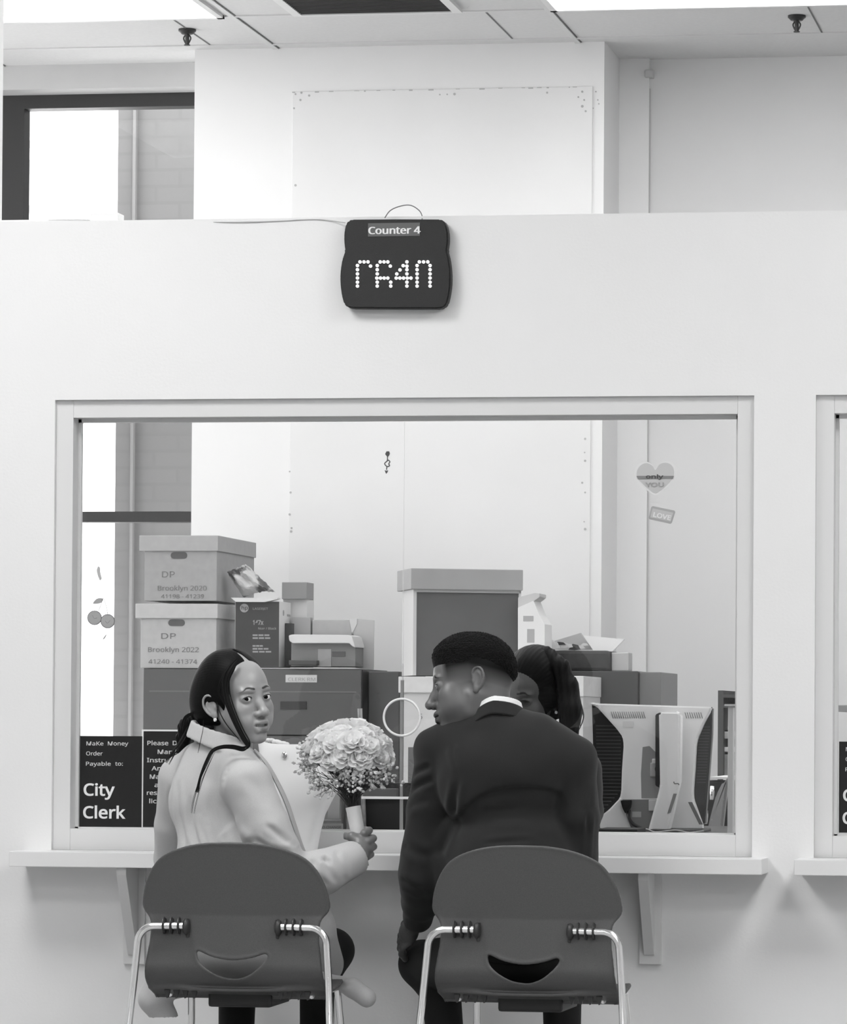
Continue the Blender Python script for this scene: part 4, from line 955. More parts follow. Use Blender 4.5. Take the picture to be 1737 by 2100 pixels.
# ================================================================== CHAIRS
YCH = -.90
def W(px, py, Y): return tuple(at(px, py, Y))
def sdpoly(PX, PZ, pts):
    d = np.full(np.broadcast(PX, PZ).shape, 1e9); sgn = np.ones_like(d); n = len(pts)
    for i in range(n):
        a, b = pts[i], pts[i-1]; ex, ez = b[0]-a[0], b[1]-a[1]; wx, wz = PX-a[0], PZ-a[1]
        t = np.clip((wx*ex+wz*ez)/(ex*ex+ez*ez+1e-12), 0, 1); d = np.minimum(d, (wx-ex*t)**2+(wz-ez*t)**2)
        c1, c2, c3 = PZ >= a[1], PZ < b[1], ex*wz > ez*wx
        sgn = np.where((c1 & c2 & c3) | (~c1 & ~c2 & ~c3), -sgn, sgn)
    return sgn*np.sqrt(d)
def make_chair(label):
    base = at(480, 1900, YCH); sc_ = (at(481, 1900, YCH)-at(480, 1900, YCH)).x
    t = thing('shell_chair', label, 'chair', (base.x, YCH, 0), 0, 'grey shell chairs at the counter')
    Z = lambda py: zz(480, py, YCH)
    half = [(0, 1727), (50, 1729), (97, 1737.5), (140, 1755), (165, 1779), (183, 1815), (190.5, 1850), (188, 1867), (173, 1889), (171.5, 1925), (176, 1958), (180.5, 1995), (182, 2030), (176, 2052), (160, 2066)]
    P = smoothpath([(w*sc_, Z(y), 0) for w, y in half], 4); out = [(p.x, p.y) for p in P]+[(-p.x, p.y) for p in P[::-1]]
    s = Sc((-.25, -.10, .375), (.25, .46, .825), .0032)
    th = .0036
    zt = Z(1727)
    lean = lambda z: -.02-.16*np.maximum(z-.60, 0)+.05*np.exp(-((z-.44)/.06)**2)*0
    zz_ = s.Z; xx_ = s.X
    # the back bends forward into the seat below z = .47
    low = np.clip((.475-zz_)/.075, 0, 1.2)
    mid = lean(zz_)+.75*xx_**2*np.clip((zz_-.40)/.2, .2, 1)+.075*low**2.2
    d2 = sdpoly(s.X[:, :, :], s.Z[:, :, :], out)
    slot = [(-73, 1951.5), (-66, 1950), (-40, 1961), (0, 1967.5), (40, 1962), (64, 1954), (71, 1955.5), (73, 1961), (62, 1977), (40, 1996), (15, 2007), (-5, 2008), (-30, 2002), (-55, 1986), (-70, 1969)]
    SP = smoothpath([(a*sc_, Z(b), 0) for a, b in slot], 4, True)
    ds = sdpoly(s.X, s.Z, [(p.x, p.y) for p in SP])
    slp = 1/np.sqrt(1+(2.2*np.maximum(low, 0)**1.2)**2)
    back = smax(np.abs(s.Y-mid)*slp*.98-th, d2, .003)
    back = smax(back, -ds, .003)
    # a rim around the edge and the slot
    rim = np.sqrt(((s.Y-mid)*slp)**2+np.minimum(np.abs(d2+.003), np.abs(ds-.003))**2)-.0048
    back = smin(back, rim, .003)
    seatz = .405+.10*0+.18*(s.X**2)-.10*np.clip(s.Y-.05, 0, .5)*(0)+.02*np.exp(-((s.Y-.20)/.12)**2)*-1-.9*np.clip(s.Y-.36, 0, 1)**2*4
    so = [(-.21, .03), (.21, .03), (.222, .20), (.215, .37), (.15, .43), (-.15, .43), (-.215, .37), (-.222, .20)]
    SO = smoothpath([(a, b, 0) for a, b in so], 5, True)
    d3 = sdpoly(s.X, s.Y, [(p.x, p.y) for p in SO])
    seat = smax(np.abs(s.Z-seatz)-.0042, d3, .004)
    s.add(back, 0); s.add(seat, .012)
    Pm, Fm = s.mesh(1)
    o = mesh_obj('chair_shell', [(Pm, Fm, wm(t), None)], SHELL, t)
    hz = Z(1899)
    for q in (-1, 1):
        y0 = float(-.02-.16*max(hz-.60, 0)+.75*(.18**2))-.026
        bm = nb(); zx = lambda px: (px)*sc_
        pts = [(q*.118, y0, hz), (q*.150, y0, hz), (q*.192, y0, hz-.001)]
        cx_ = .205; rb = .045
        for k in range(9):
            a = PI/2*k/8; pts.append((q*(cx_+rb*math.sin(a)), y0-.002*k/8, hz-.001-rb*(1-math.cos(a))))
        pts += [(q*.2575, y0-.010, Z(2010)), (q*.2660, y0-.028, Z(2100)), (q*.292, y0-.10, .012)]
        tube(bm, pts, .0098, 14); lg_ = finish('rear_leg', bm, CHROME, t, local=True, smooth=60)
        bm = nb(); cyl(bm, (q*.292, y0-.10, .010), .014, .02, 'z', 14); finish('foot_cap', bm, BLACK, lg_, local=False) if False else finish('foot_cap', bm, BLACK, t, local=True)
        bm = nb(); tube(bm, [(q*.200, .36, .395), (q*.205, .385, .30), (q*.225, .42, .012)], .0098, 12); finish('front_leg', bm, CHROME, t, local=True, smooth=60)
        bm = nb(); cyl(bm, (q*.225, .42, .010), .014, .02, 'z', 14); finish('foot_cap', bm, BLACK, t, local=True)
        # ribbed socket moulded on the back
        bm = nb()
        for k, xr in enumerate((.142, .162, .182)):
            ring = [(q*(xr+.003*math.sin(a)*0), y0+.0185*math.cos(a)*.95+.004, hz+.0205*math.sin(a)) for a in np.linspace(0, 2*PI, 25)]
            tube(bm, ring, .0024, 6, False)
            box(bm, q*xr-.0022, q*xr+.0022, y0+.006, y0+.034, hz-.022, hz+.018, .001)
        ball(bm, (q*.122, y0+.002, hz-.002), .019, 3, (.55, 1, 1.15))
        tube(bm, [(q*.121, y0, hz+.018), (q*.119, y0+.004, hz-.030)], [.006, .004], 8)
        box(bm, q*.118-.004, q*.118+.004, y0+.002, y0+.034, hz-.03, hz+.018, .002)
        finish('ribbed_socket', bm, mat('socket_plastic', .035, .4), t, local=True, smooth=50)
    bm = nb(); box(bm, -.085, .085, .07, .30, Z(2070), .404, .008); box(bm, -.11, .11, .10, .26, .392, .4045, .003); finish('seat_support', bm, BLACK, t, local=True)
    bm = nb()
    for q in (-1, 1): tube(bm, [(q*.20, .36, .390), (q*.19, .08, .388)], .009, 10)
    tube(bm, [(-.20, .36, .390), (.20, .36, .390)], .009, 10); finish('seat_rail', bm, CHROME, t, local=True, smooth=60)
    for k in (-1, 1):
        for j in range(4):
            x = k*(.115+j*.024); bm = nb(); prism(bm, [(x-.008, .400), (x+.008, .400), (x+.003, .380), (x-.001, .378)], .04, .05)
            finish('underside_rib', bm, mat('socket_plastic', .035, .4), t, local=True)
    return t
def copy_tree(o, parent=None):
    c = o.copy(); C.objects.link(c); c.parent = parent
    for ch in [x for x in C.objects if x.parent == o]: copy_tree(ch, c)
    return c
chair1 = make_chair('grey shell chair under the woman in the pale coat, left of the two')
chair1.rotation_euler.z = R(1.0)
chair2 = copy_tree(chair1); chair2['label'] = 'grey shell chair under the man in the dark suit, right of the two'
chair2.location.x += (at(1077, 1900, YCH)-at(480, 1900, YCH)).x; chair2.location.z = 0; chair2.rotation_euler.z = R(-1.2)
# ================================================================== PEOPLE
SKIN = attr_mat('skin', .36, bump=.05, bscale=900, spec=.6)
SKINM = attr_mat('skin_deep', .40, bump=.05, bscale=900, spec=.45)
def cloth(name, gch, sheen=.2, bs=1500, bump=.25): return mat(name, gch, .9, noise=.06, nscale=500, bump=bump, bscale=bs, spec=.15, sheen=sheen)
COAT = cloth('pale_wool', .52, bs=1300, bump=.25); SUIT = cloth('dark_suit_wool', .024, .12); TROU = cloth('black_trousers', .014, .05)
HAIR = mat('dark_hair', .004, .5, spec=.10)
HAIRM = mat('short_hair', .006, .7, bump=1., bscale=240, spec=.15)
EYEW = attr_mat('eye', .12, spec=.6)
def face_tone(P, base, lip=.55, brow=.12, browh=.0215, fem=True):
    x, y, z = P[:, 0], P[:, 1], P[:, 2]; ax = np.abs(x)
    t = np.full(len(P), base)
    fr = np.clip((y-.06)/.02, 0, 1)
    # lips
    lt = -.0725+.0095*np.clip(1-(ax/.025)**2, 0, 1)-.0014*np.exp(-(x/.004)**2); lb = -.0735-.0160*np.clip(1-(ax/.024)**2, 0, 1)
    ml = fr*np.clip((lt-z)/.0012+.5, 0, 1)*np.clip((z-lb)/.0012+.5, 0, 1)*np.clip((.0260-ax)/.002, 0, 1)
    t = t*(1-ml)+base*lip*ml
    # brows
    bz = .0218+.0040*np.exp(-((ax-.031)/.013)**2)-.0075*np.clip((ax-.038)/.014, 0, 1); hw = .0034*np.clip((.054-ax)/.03, 0, 1)**.7*np.clip((ax-.010)/.004, 0, 1)*(1.0 if fem else 1.5)
    mb = fr*np.clip((hw-np.abs(z-bz))/.0022+.4, 0, 1)*(hw > 0)
    t = t*(1-mb)+base*brow*mb
    # lash line round the eye opening
    le = ((ax-.0325)/.0150)**2+((z+.002)/.0072)**2; ml = fr*np.clip((1.05-le)/.15, 0, 1)*np.clip((z+.004)/.003, .25, 1)
    t = t*(1-ml*.92)+base*.05*ml*.92
    nn = ((ax-.0075)/.0035)**2+((y-.107)/.005)**2+((z+.0515)/.004)**2; t = np.where(nn < 1, base*.2, t)
    return t
def eyeballs(par, M, base, gaze=(0., 0.), sc=1., toneI=.01, white=.55):
    for q in (-1, 1):
        c = Vector((q*.0322, .0765, -.002)); bm = nb(); ball(bm, c, .0126, 5)
        me = bpy.data.meshes.new('eye'); bmesh.ops.transform(bm, matrix=wm(par).inverted() @ M, verts=bm.verts)
        Mi = (wm(par).inverted() @ M).inverted(); g_ = Vector((gaze[0], 1, gaze[1])).normalized(); tones = []
        for v in bm.verts:
            l = (Mi @ v.co-c).normalized(); a = math.acos(max(-1, min(1, l.dot(g_)))); tones.append(.003 if a < .19 else (toneI if a < .47 else white))
        for f in bm.faces: f.smooth = True
        bm.to_mesh(me); bm.free(); a_ = me.attributes.new('tone', 'FLOAT_COLOR', 'POINT')
        a_.data.foreach_set('color', np.repeat(np.array(tones, np.float32), 4)); me.materials.append(EYEW)
        o = bpy.data.objects.new('eye', me); C.objects.link(o); o.parent = par
def hand_field(s, wrist, palm, knucks, fingers, thumb, pr=(.030, .018, .04), rf=.0088, prot=None):
    s.add(s.cone(wrist, palm, .026, .024), .02)
    s.add(s.ell(palm, pr, prot), .012)
    for f in fingers: s.add(s.chain(f, [rf*1.12, rf, rf*.95, rf*.85][:len(f)], k=.002), .004)
    s.add(s.chain(thumb, [rf*1.5, rf*1.15, rf][:len(thumb)]), .007)
def folds(P, F, lst):
    """soft creases: (points, width, depth): one groove along the polyline, pushed along the normal"""
    n = np.zeros_like(P)
    e1 = P[F[:, 1]]-P[F[:, 0]]; e2 = P[F[:, 3]]-P[F[:, 0]]; fn = np.cross(e1, e2)
    for i in range(4): np.add.at(n, F[:, i], fn)
    n /= np.maximum(np.linalg.norm(n, axis=1), 1e-12)[:, None]
    for it in lst:
        pts = list(it[:-2]) if len(it) == 4 else list(it[0]); w, dp = it[-2:]; pts = [np.array(p, float) for p in pts]; best = np.full(len(P), 1e9); tt = np.zeros(len(P)); m_ = len(pts)-1
        for i in range(m_):
            a, v = pts[i], pts[i+1]-pts[i]; t = np.clip(((P-a)@v)/(v@v), 0, 1); q = P-a-t[:, None]*v
            dd = np.sqrt(q[:, 0]**2+q[:, 2]**2+(q[:, 1]*.35)**2)        # depth counts little: the crease follows the cloth
            c = dd < best; best[c] = dd[c]; tt[c] = (i+t[c])/m_
        fall = np.clip(np.minimum(tt, 1-tt)*5, 0, 1); sel = best < 4*w
        P = P-n*(sel*dp*fall*(np.exp(-(best/w)**2)-.45*np.exp(-((best-1.9*w)/w)**2)))[:, None]
    return P
def wob(X, Y, Z, a, f, ph=0.):
    return a*(np.sin(X*f+1.7*np.sin(Z*f*.6+ph))*np.sin(Z*f*.8+ph*2+1.3*np.sin(Y*f*.7)))

# ------------------------------------------------------------------ WOMAN
wo = thing('person', 'woman in pale wool coat looking back over her shoulder, holding the white bouquet', 'person', (at(470, 1900, -.6).x, -.6, 0))
WB = .33
HW = frame(at(487.5, 1429.5, -.60), R(51.5), R(0), R(6)) @ Matrix.Scale(1.015, 4)
s = head_field(.0016, False, mouth=.0034, nose=1.02, lip=1.30, smile=.0055)
s.add(s.cone((0, -.030, -.07), (0, -.045, -.25), .050, .052), .02)
Pm, Fm = s.mesh(1); tone = face_tone(Pm, WB, lip=.70, brow=.10)
parts = [(Pm, Fm, HW, tone)]
# hand holding the bouquet, in world space
lo = np.array(W(690, 1800, -.60)); hi = np.array(W(790, 1680, -.38)); s = Sc(np.minimum(lo, hi)-.01, np.maximum(lo, hi)+.01, .0021)
yh = -.47
# four fingers: knuckle -> away and round the handle -> back to the palm
fin = []
for kx, ky, L in ((758, 1703, 1.), (766.5, 1719, 1.05), (767, 1736, 1.), (761, 1752, .88)):
    fin.append([W(kx-11, ky+6, yh-.018), W(kx-1, ky, yh+.004), W(kx-8, ky-1, yh+.030), W(kx-30*L, ky-2, yh+.036)])
hand_field(s, W(731, 1757, -.52), W(741, 1736, yh-.014), None, fin, [W(737, 1727, yh-.020), W(722, 1716, yh-.018), W(708, 1714, yh+.004)], pr=(.029, .018, .037), rf=.0100, prot=Matrix.Rotation(R(-18), 3, 'Y'))
Ph, Fh = s.mesh(1); parts.append((Ph, Fh, None, np.full(len(Ph), WB*.62)))
body = mesh_obj('body', parts, SKIN, wo, links=[(0, 1, [W(452, 1540, -.60), W(500, 1606, -.68), W(588, 1796, -.68), W(660, 1788, -.62), W(722, 1762, -.53)], .028)]); tag(body, 'bare head, neck and hand')
eyeballs(wo, HW, WB, gaze=(.58, -.04), white=.78)
bm = nb(); 
for i in range(9):
    a = (i-4)*.0044; yq = .0905-22*a*a; box(bm, a-.0021, a+.0021, yq-.006, yq, -.0800, -.0700, .0006)
bmesh.ops.transform(bm, matrix=HW, verts=bm.verts); finish('teeth', bm, mat('teeth_white', .8, .25), wo)
bm = nb(); cyl(bm, (.083, .004, -.052), .0046, .004, 'x', 12); bmesh.ops.transform(bm, matrix=HW, verts=bm.verts); finish('earring', bm, emit('pearl', 0.0) if False else mat('earring_white', .9, .15), wo, smooth=60)
# hair
s = Sc((-.125, -.165, -.12), (.125, .12, .155), .0022); E = s.ell
s.add(E((0, -.030, .030), (.084, .108, .100)), 0)
s.add(E((.020, -.060, -.010), (.072, .085, .080)), .03); s.add(E((-.020, -.060, -.010), (.070, .080, .080)), .03)
# open the face: hair springs from the part and sweeps back over each temple
op = E((0, .100, -.005), (.066, .062, .086)); s.sub(op, .014)
for q in (-1, 1):
    s.sub(E((q*.070, .075, -.050), (.050, .055, .075)), .008)
s.sub(s.Z+.072, .010)
s.sub(E((.095, -.005, -.040), (.045, .030, .036)), .006); s.sub(E((-.095, -.005, -.040), (.045, .030, .036)), .006)
s.sub(E((0, .05, -.10), (.09, .085, .07)), .01)
pth = [(0, -.020+.1015*math.cos(a), .030+.0950*math.sin(a)) for a in np.linspace(R(38), R(84), 8)]
s.sub(s.chain(pth, [.0036, .0034, .0031, .0028, .0024, .0020, .0016, .0010]), .0015)
# combed strands
phi = np.arctan2(s.X, s.Z-.0)
phi = phi+s.Y*1.2; s.d = s.d+(.00035*np.sin(phi*93+.8*np.sin(s.Y*40))+.00025*np.sin(phi*171+s.Y*20+np.sin(s.Y*55)))*np.clip(op/.05-.12, 0, 1)
Pm, Fm = s.mesh(1)
hp_ = [(Pm, Fm, HW, None)]
# low ponytail in world space behind the collar
lo = np.array(W(345, 1560, -.60)); hi = np.array(W(440, 1440, -.42)); s = Sc(np.minimum(lo, hi)-.01, np.maximum(lo, hi)+.01, .0025)
s.add(s.chain([W(412, 1468, -.555), W(398, 1478, -.54), W(386, 1492, -.53), W(377, 1515, -.53), W(371, 1540, -.54)], [.034, .022, .026, .020, .012]), 0)
s.d = s.d+.0012*np.sin(s.X*420+s.Z*160)+.0008*np.sin(s.X*800-s.Z*300)
Pm, Fm = s.mesh(1); hp_.append((Pm, Fm, None, None))
hair = mesh_obj('hair', hp_, HAIR, wo)
# loose strands
bm = nb()
def strand(pts, r, n=8, flat=1.): tube(bm, smoothpath([W(*p) for p in pts], n), r, 7, True, flat)
rs = random.Random(4)
def bundle(pts, wid, n, r0=.0013):
    for i in range(n):
        u = rs.uniform(-1, 1); v_ = rs.uniform(-.35, .35); L = len(pts)
        q = []
        for j, (x_, y_, Y_) in enumerate(pts):
            a_, b_ = pts[max(j-1, 0)], pts[min(j+1, L-1)]; dx_, dy_ = b_[0]-a_[0], b_[1]-a_[1]; l_ = math.hypot(dx_, dy_) or 1
            wj = float(np.interp(j/(L-1), np.linspace(0, 1, len(wid)), wid)); q.append((x_-dy_/l_*u*wj, y_+dx_/l_*u*wj, Y_+v_*wj*.0013-.0010*(1-u*u)*wj*.5))
        strand(q, [r0*.3, r0*1.2, r0*1.3, r0*1.2, r0, r0*.5], 5)
bundle([(487, 1352, -.676), (474, 1370, -.692), (463, 1395, -.700), (464, 1428, -.705), (474, 1460, -.71), (490, 1496, -.712), (505, 1522, -.716), (511, 1532, -.72)], [3, 8, 8, 6, 5, 4.5, 4.5, 3], 36)
bundle([(474, 1362, -.686), (460, 1392, -.698), (454, 1418, -.702), (462, 1444, -.706)], [3, 6, 6, 3], 16)
bundle([(468, 1385, -.697), (469, 1420, -.705), (480, 1458, -.71), (497, 1497, -.715), (510, 1522, -.72), (507, 1533, -.722), (490, 1537, -.722)], [3, 3, 3, 3, 3, 2.5, 2], 12, .001)
bundle([(509, 1530, -.72), (498, 1536, -.725), (478, 1532, -.73), (455, 1532, -.735), (436, 1540, -.742), (424, 1560, -.752), (412, 1590, -.762), (404, 1625, -.768)], [3, 4.5, 4, 3.2, 3, 2.4, 2, 3], 18, .001)
bundle([(446, 1440, -.69), (452, 1462, -.70), (464, 1484, -.705), (480, 1504, -.71), (494, 1520, -.715)], [.8, .8, .8, .8, 1], 3, .0008)
bundle([(440, 1540, -.742), (424, 1572, -.756), (412, 1600, -.764), (400, 1640, -.768), (395, 1668, -.768)], [2, 3, 4, 5, 4], 5, .0005)
bundle([(418, 1476, -.675), (418, 1495, -.688), (414, 1520, -.70), (410, 1545, -.715)], [1.5, 2.5, 4, 6], 4, .0005)
bundle([(388, 1490, -.57), (375, 1515, -.60), (358, 1540, -.62), (342, 1565, -.63)], [4, 4, 4, 6], 9, .0008); bundle([(398, 1462, -.60), (380, 1472, -.60), (372, 1500, -.60)], [3, 3, 3], 6, .001)
tag(finish('loose_strand', bm, mat('strand_hair', .005, .5, spec=.15), wo, smooth=60), 'long loose strands falling past the jaw onto the coat'); wo['x'] = 0; del wo['x']
# coat
lo = np.array(W(265, 2110, -.95)); hi = np.array(W(800, 1460, -.10)); s = Sc((at(262, 2100, -.58).x, -.86, .30), (at(800, 2100, -.60).x, -.16, 1.12), .0050); E = s.ell
s.add(E(W(446, 1640, -.60), (.128, .100, .150)), 0)
s.add(E(W(462, 1790, -.62), (.142, .112, .160)), .05)
s.add(E(W(478, 1950, -.58), (.195, .150, .120)), .06)
s.add(s.chain([W(370, 1594, -.53), W(408, 1562, -.56), W(452, 1552, -.60), W(490, 1576, -.65), W(506, 1606, -.69)], [.054, .052, .060, .060, .064]), .03)
s.add(s.chain([W(446, 1512, -.60), W(450, 1560, -.60)], [.056, .075]), .03)
# sleeves
s.add(s.chain([W(368, 1594, -.53), W(356, 1690, -.47), W(352, 1760, -.40), W(430, 1800, -.22)], [.054, .051, .048, .042]), .018)
s.add(s.chain([W(506, 1606, -.69), W(546, 1700, -.70), W(590, 1798, -.69)], [.066, .064, .062]), .014)
s.add(s.chain([W(590, 1798, -.69), W(660, 1790, -.62), W(731, 1757, -.525)], [.062, .060, .0475]), .012)
# hollow cuff
v = np.array(W(731, 1757, -.525))-np.array(W(660, 1790, -.62)); v /= np.linalg.norm(v); c0 = np.array(W(731, 1757, -.525)); pl = (s.X-c0[0])*v[0]+(s.Y-c0[1])*v[1]+(s.Z-c0[2])*v[2]
s.d = np.where((pl > -.06) & (s.Z > c0[2]-.13) & (s.X > c0[0]-.09), smax(s.d, pl-.004, .004), s.d)
s.sub(s.cone(c0-v*.010, c0+v*.08, .036, .040), .004)
# skirt of the coat over the right thigh and its tail
s.add(s.chain([W(585, 1830, -.60), W(628, 1905, -.50), W(655, 1975, -.40)], [.070, .076, .066]), .03)
s.add(s.chain([W(640, 2010, -.50), W(700, 2018, -.52), W(722, 2025, -.54), W(752, 2046, -.56)], [.030, .020, .026, .026]), .02)
s.add(s.chain([W(400, 2000, -.50), W(330, 2022, -.54), W(316, 2048, -.54), W(338, 2085, -.52)], [.05, .044, .042, .036]), .02)
# folded collar
cc = np.array(W(450, 1512, -.605)); xr = (s.X-cc[0]); yr = (s.Y-cc[1]); zb_ = W(450, 1521, -.6)[2]
rad = np.sqrt((xr/1.02)**2+(yr/.95)**2)
ztop = W(450, 1496, -.6)[2]-.36*xr+.05*yr*0
ht = ztop-s.Z
col = np.abs(rad-(.068+.30*np.clip(ht, 0, .1)))-.0060
col = smax(col, s.Z-ztop, .004); col = smax(col, (ztop-.052)-s.Z, .004)
s.sub(np.maximum(rad-.056, -(s.Z-(ztop-.10))), .004)
s.d = np.minimum(s.d, col)
s.d = s.d+wob(s.X, s.Y, s.Z, .0014, 26, .4)
Pc, Fc = s.mesh(2)
fl = []
def crease(pts, w_, dp):
    q = smoothpath([W(*p) for p in pts], 3)
    fl.append((q, w_, dp))
crease([(468, 1572, -.74), (452, 1604, -.76), (447, 1645, -.77), (456, 1700, -.78)], .0075, .0065)      # armhole seam
crease([(452, 1690, -.78), (475, 1716, -.78), (500, 1738, -.78)], .0130, .0150)
crease([(438, 1706, -.76), (470, 1735, -.78), (490, 1752, -.78)], .0090, .0090)
crease([(420, 1600, -.74), (424, 1660, -.74), (440, 1720, -.74)], .0090, .0050)
crease([(388, 1630, -.7), (392, 1690, -.7), (408, 1748, -.72)], .0080, .0075)
crease([(368, 1600, -.65), (370, 1670, -.66), (382, 1745, -.68)], .0075, .0070)
crease([(347, 1610, -.6), (343, 1680, -.6), (352, 1750, -.6)], .0080, .0100)
crease([(405, 1660, -.72), (430, 1712, -.74), (452, 1750, -.74)], .0075, .0065)
crease([(545, 1690, -.76), (575, 1716, -.76), (612, 1738, -.74)], .0080, .0055)
crease([(520, 1720, -.76), (556, 1742, -.76), (600, 1750, -.74)], .0080, .0060)
crease([(500, 1590, -.74), (530, 1618, -.76), (548, 1660, -.76)], .0150, .0030)
crease([(640, 1762, -.70), (652, 1790, -.68), (668, 1818, -.68)], .0070, .0070); crease([(664, 1752, -.68), (676, 1780, -.66), (690, 1812, -.66)], .0060, .0050)
crease([(690, 1742, -.62), (698, 1770, -.62), (706, 1806, -.62)], .0060, .0045); crease([(655, 1760, -.68), (688, 1772, -.64), (716, 1790, -.6)], .0060, .0040)
crease([(676, 1850, -.5), (692, 1895, -.5), (700, 1935, -.5)], .0090, .0060); crease([(700, 2004, -.58), (722, 2012, -.6), (745, 2024, -.6)], .0060, .0060); crease([(684, 2012, -.56), (700, 2022, -.57), (716, 2020, -.58)], .0050, .0080)
Pc = folds(Pc, Fc, fl)
coat = mesh_obj('coat', [(Pc, Fc, None, None)], COAT, wo)
# coat front edge (lapel) running down past the arm
bm = nb()
for pts, r in (([(522, 1537, -.66), (548, 1568, -.665), (572, 1612, -.66), (590, 1652, -.655), (606, 1700, -.65), (622, 1745, -.64), (640, 1775, -.63)], [.006, .010, .012, .012, .012, .011, .010]),):
    tube(bm, smoothpath([W(*p) for p in pts], 6), r, 8, True, .45)
finish('lapel', bm, cloth('pale_wool_edge', .40), wo, smooth=60)
# trousers and feet
s = Sc((at(330, 2100, -.6).x, -.80, .0), (at(770, 2100, -.1).x, -.03, .62), .0075)
s.add(E_ := s.ell(W(478, 1974, -.58), (.15, .12, .08)), 0)
s.add(s.chain([W(545, 1980, -.58), W(680, 1948, -.25)], [.080, .058]), .03); s.add(s.chain([W(430, 1980, -.56), W(505, 1950, -.22)], [.080, .062]), .03)
s.add(s.chain([W(682, 1950, -.25), (at(650, 2060, -.32).x, -.32, .38), (at(640, 2100, -.4).x, -.34, .10)], [.058, .048, .045]), .02)
s.add(s.chain([W(505, 1952, -.22), (at(490, 2080, -.28).x, -.30, .36), (at(490, 2100, -.3).x, -.34, .10)], [.060, .052, .045]), .02)
Pt, Ft = s.mesh(1); mesh_obj('trousers', [(Pt, Ft, None, None)], TROU, wo)
for px_ in (640, 490):
    x = at(px_, 2100, -.34).x; bm = nb(); tube(bm, smoothpath([(x, -.37, .06), (x, -.30, .05), (x, -.20, .032), (x, -.13, .028)], 5), [.034, .036, .036, .020], 12, True, 1.0)
    box(bm, x-.032, x+.032, -.40, -.12, 0, .02, .008); finish('shoe', bm, BLACKM, wo, smooth=60)

# ------------------------------------------------------------------ MAN
ma_ = thing('person', 'man in a dark suit and white shirt collar, short hair, face turned left in profile', 'person', (at(1040, 1900, -.6).x, -.6, 0))
MB_ = .13
HM = frame(at(964, 1402, -.58), R(-78), R(9), R(12)) @ Matrix.Scale(1.05, 4)
s = head_field(.0018, True, nose=.95, lip=1.0, earz=.008, eary=-.007)
s.add(s.cone((0, -.035, -.06), (0, -.060, -.24), .058, .062), .03)
Pm, Fm = s.mesh(1)
tone = face_tone(Pm, MB_, lip=.6, brow=.12, fem=False)
x, y, z = Pm[:, 0], Pm[:, 1], Pm[:, 2]
# cropped sides: the shaved fade darkens upwards towards the hair (real hair colour)
fade = np.clip((z-(-.004-.36*np.clip(-y, 0, .1)))/.045, 0, 1)*np.clip((.066-y)/.012, 0, 1)
ear = (np.abs(x) > .074) & (z < .02) & (y > -.04)
fade = np.where(ear, 0, fade); tone = tone*(1-.94*fade**.8)
st = np.clip((-.045-z)/.03, 0, 1)*np.clip((y-.0)/.03, 0, 1)*np.clip((.02+.0-np.abs(z+.09))/.02+1, 0, 1); tone = tone*(1-.25*st)
parts = [(Pm, Fm, HM, tone)]
lo = np.array(W(800, 1995, -.46)); hi = np.array(W(890, 1860, -.22)); s = Sc(np.minimum(lo, hi)-.01, np.maximum(lo, hi)+.01, .0024)
fin = []
for kx, ky, d_ in ((826, 1906, -.345), (822, 1918, -.355), (822, 1931, -.362), (825, 1943, -.366)):
    fin.append([W(kx+14, ky-10, d_-.012), W(kx+1, ky, d_-.01), W(kx-1, ky+14, d_+.012), W(kx+6, ky+24, d_+.034)])
hand_field(s, W(856, 1880, -.42), W(838, 1912, -.375), None, fin, [W(842, 1898, -.345), W(832, 1896, -.32), W(828, 1912, -.30)], pr=(.024, .024, .034), rf=.0102)
Ph, Fh = s.mesh(1); parts.append((Ph, Fh, None, np.full(len(Ph), MB_*.7)))
# right hand rests on the right knee, out of sight behind the back
s = Sc(Vector(W(1120, 1960, -.34))-Vector((.07, .07, .07)), Vector(W(1120, 1960, -.34))+Vector((.07, .12, .09)), .003)
c_ = W(1120, 1925, -.32)
hand_field(s, (c_[0], c_[1]-.05, c_[2]+.03), c_, None, [[(c_[0]+a, c_[1]+.02, c_[2]+.005), (c_[0]+a*1.1, c_[1]+.05, c_[2]), (c_[0]+a*1.1, c_[1]+.085, c_[2]-.015)] for a in (-.028, -.009, .010, .028)], [(c_[0]-.03, c_[1]-.01, c_[2]), (c_[0]-.05, c_[1]+.02, c_[2]-.01)], pr=(.038, .04, .016))
Ph, Fh = s.mesh(1); parts.append((Ph, Fh, None, np.full(len(Ph), MB_)))
tag(mesh_obj('body', parts, SKINM, ma_, links=[(0, 1, [W(1020, 1520, -.60), W(900, 1545, -.58), W(864, 1790, -.565), W(858, 1878, -.43)], .03), (0, 2, [W(1022, 1525, -.60), W(1176, 1562, -.60), W(1186, 1795, -.58), W(1128, 1905, -.38)], .03)]), 'bare head, neck and hands')
eyeballs(ma_, HM, MB_, gaze=(.1, -.3), white=.2)
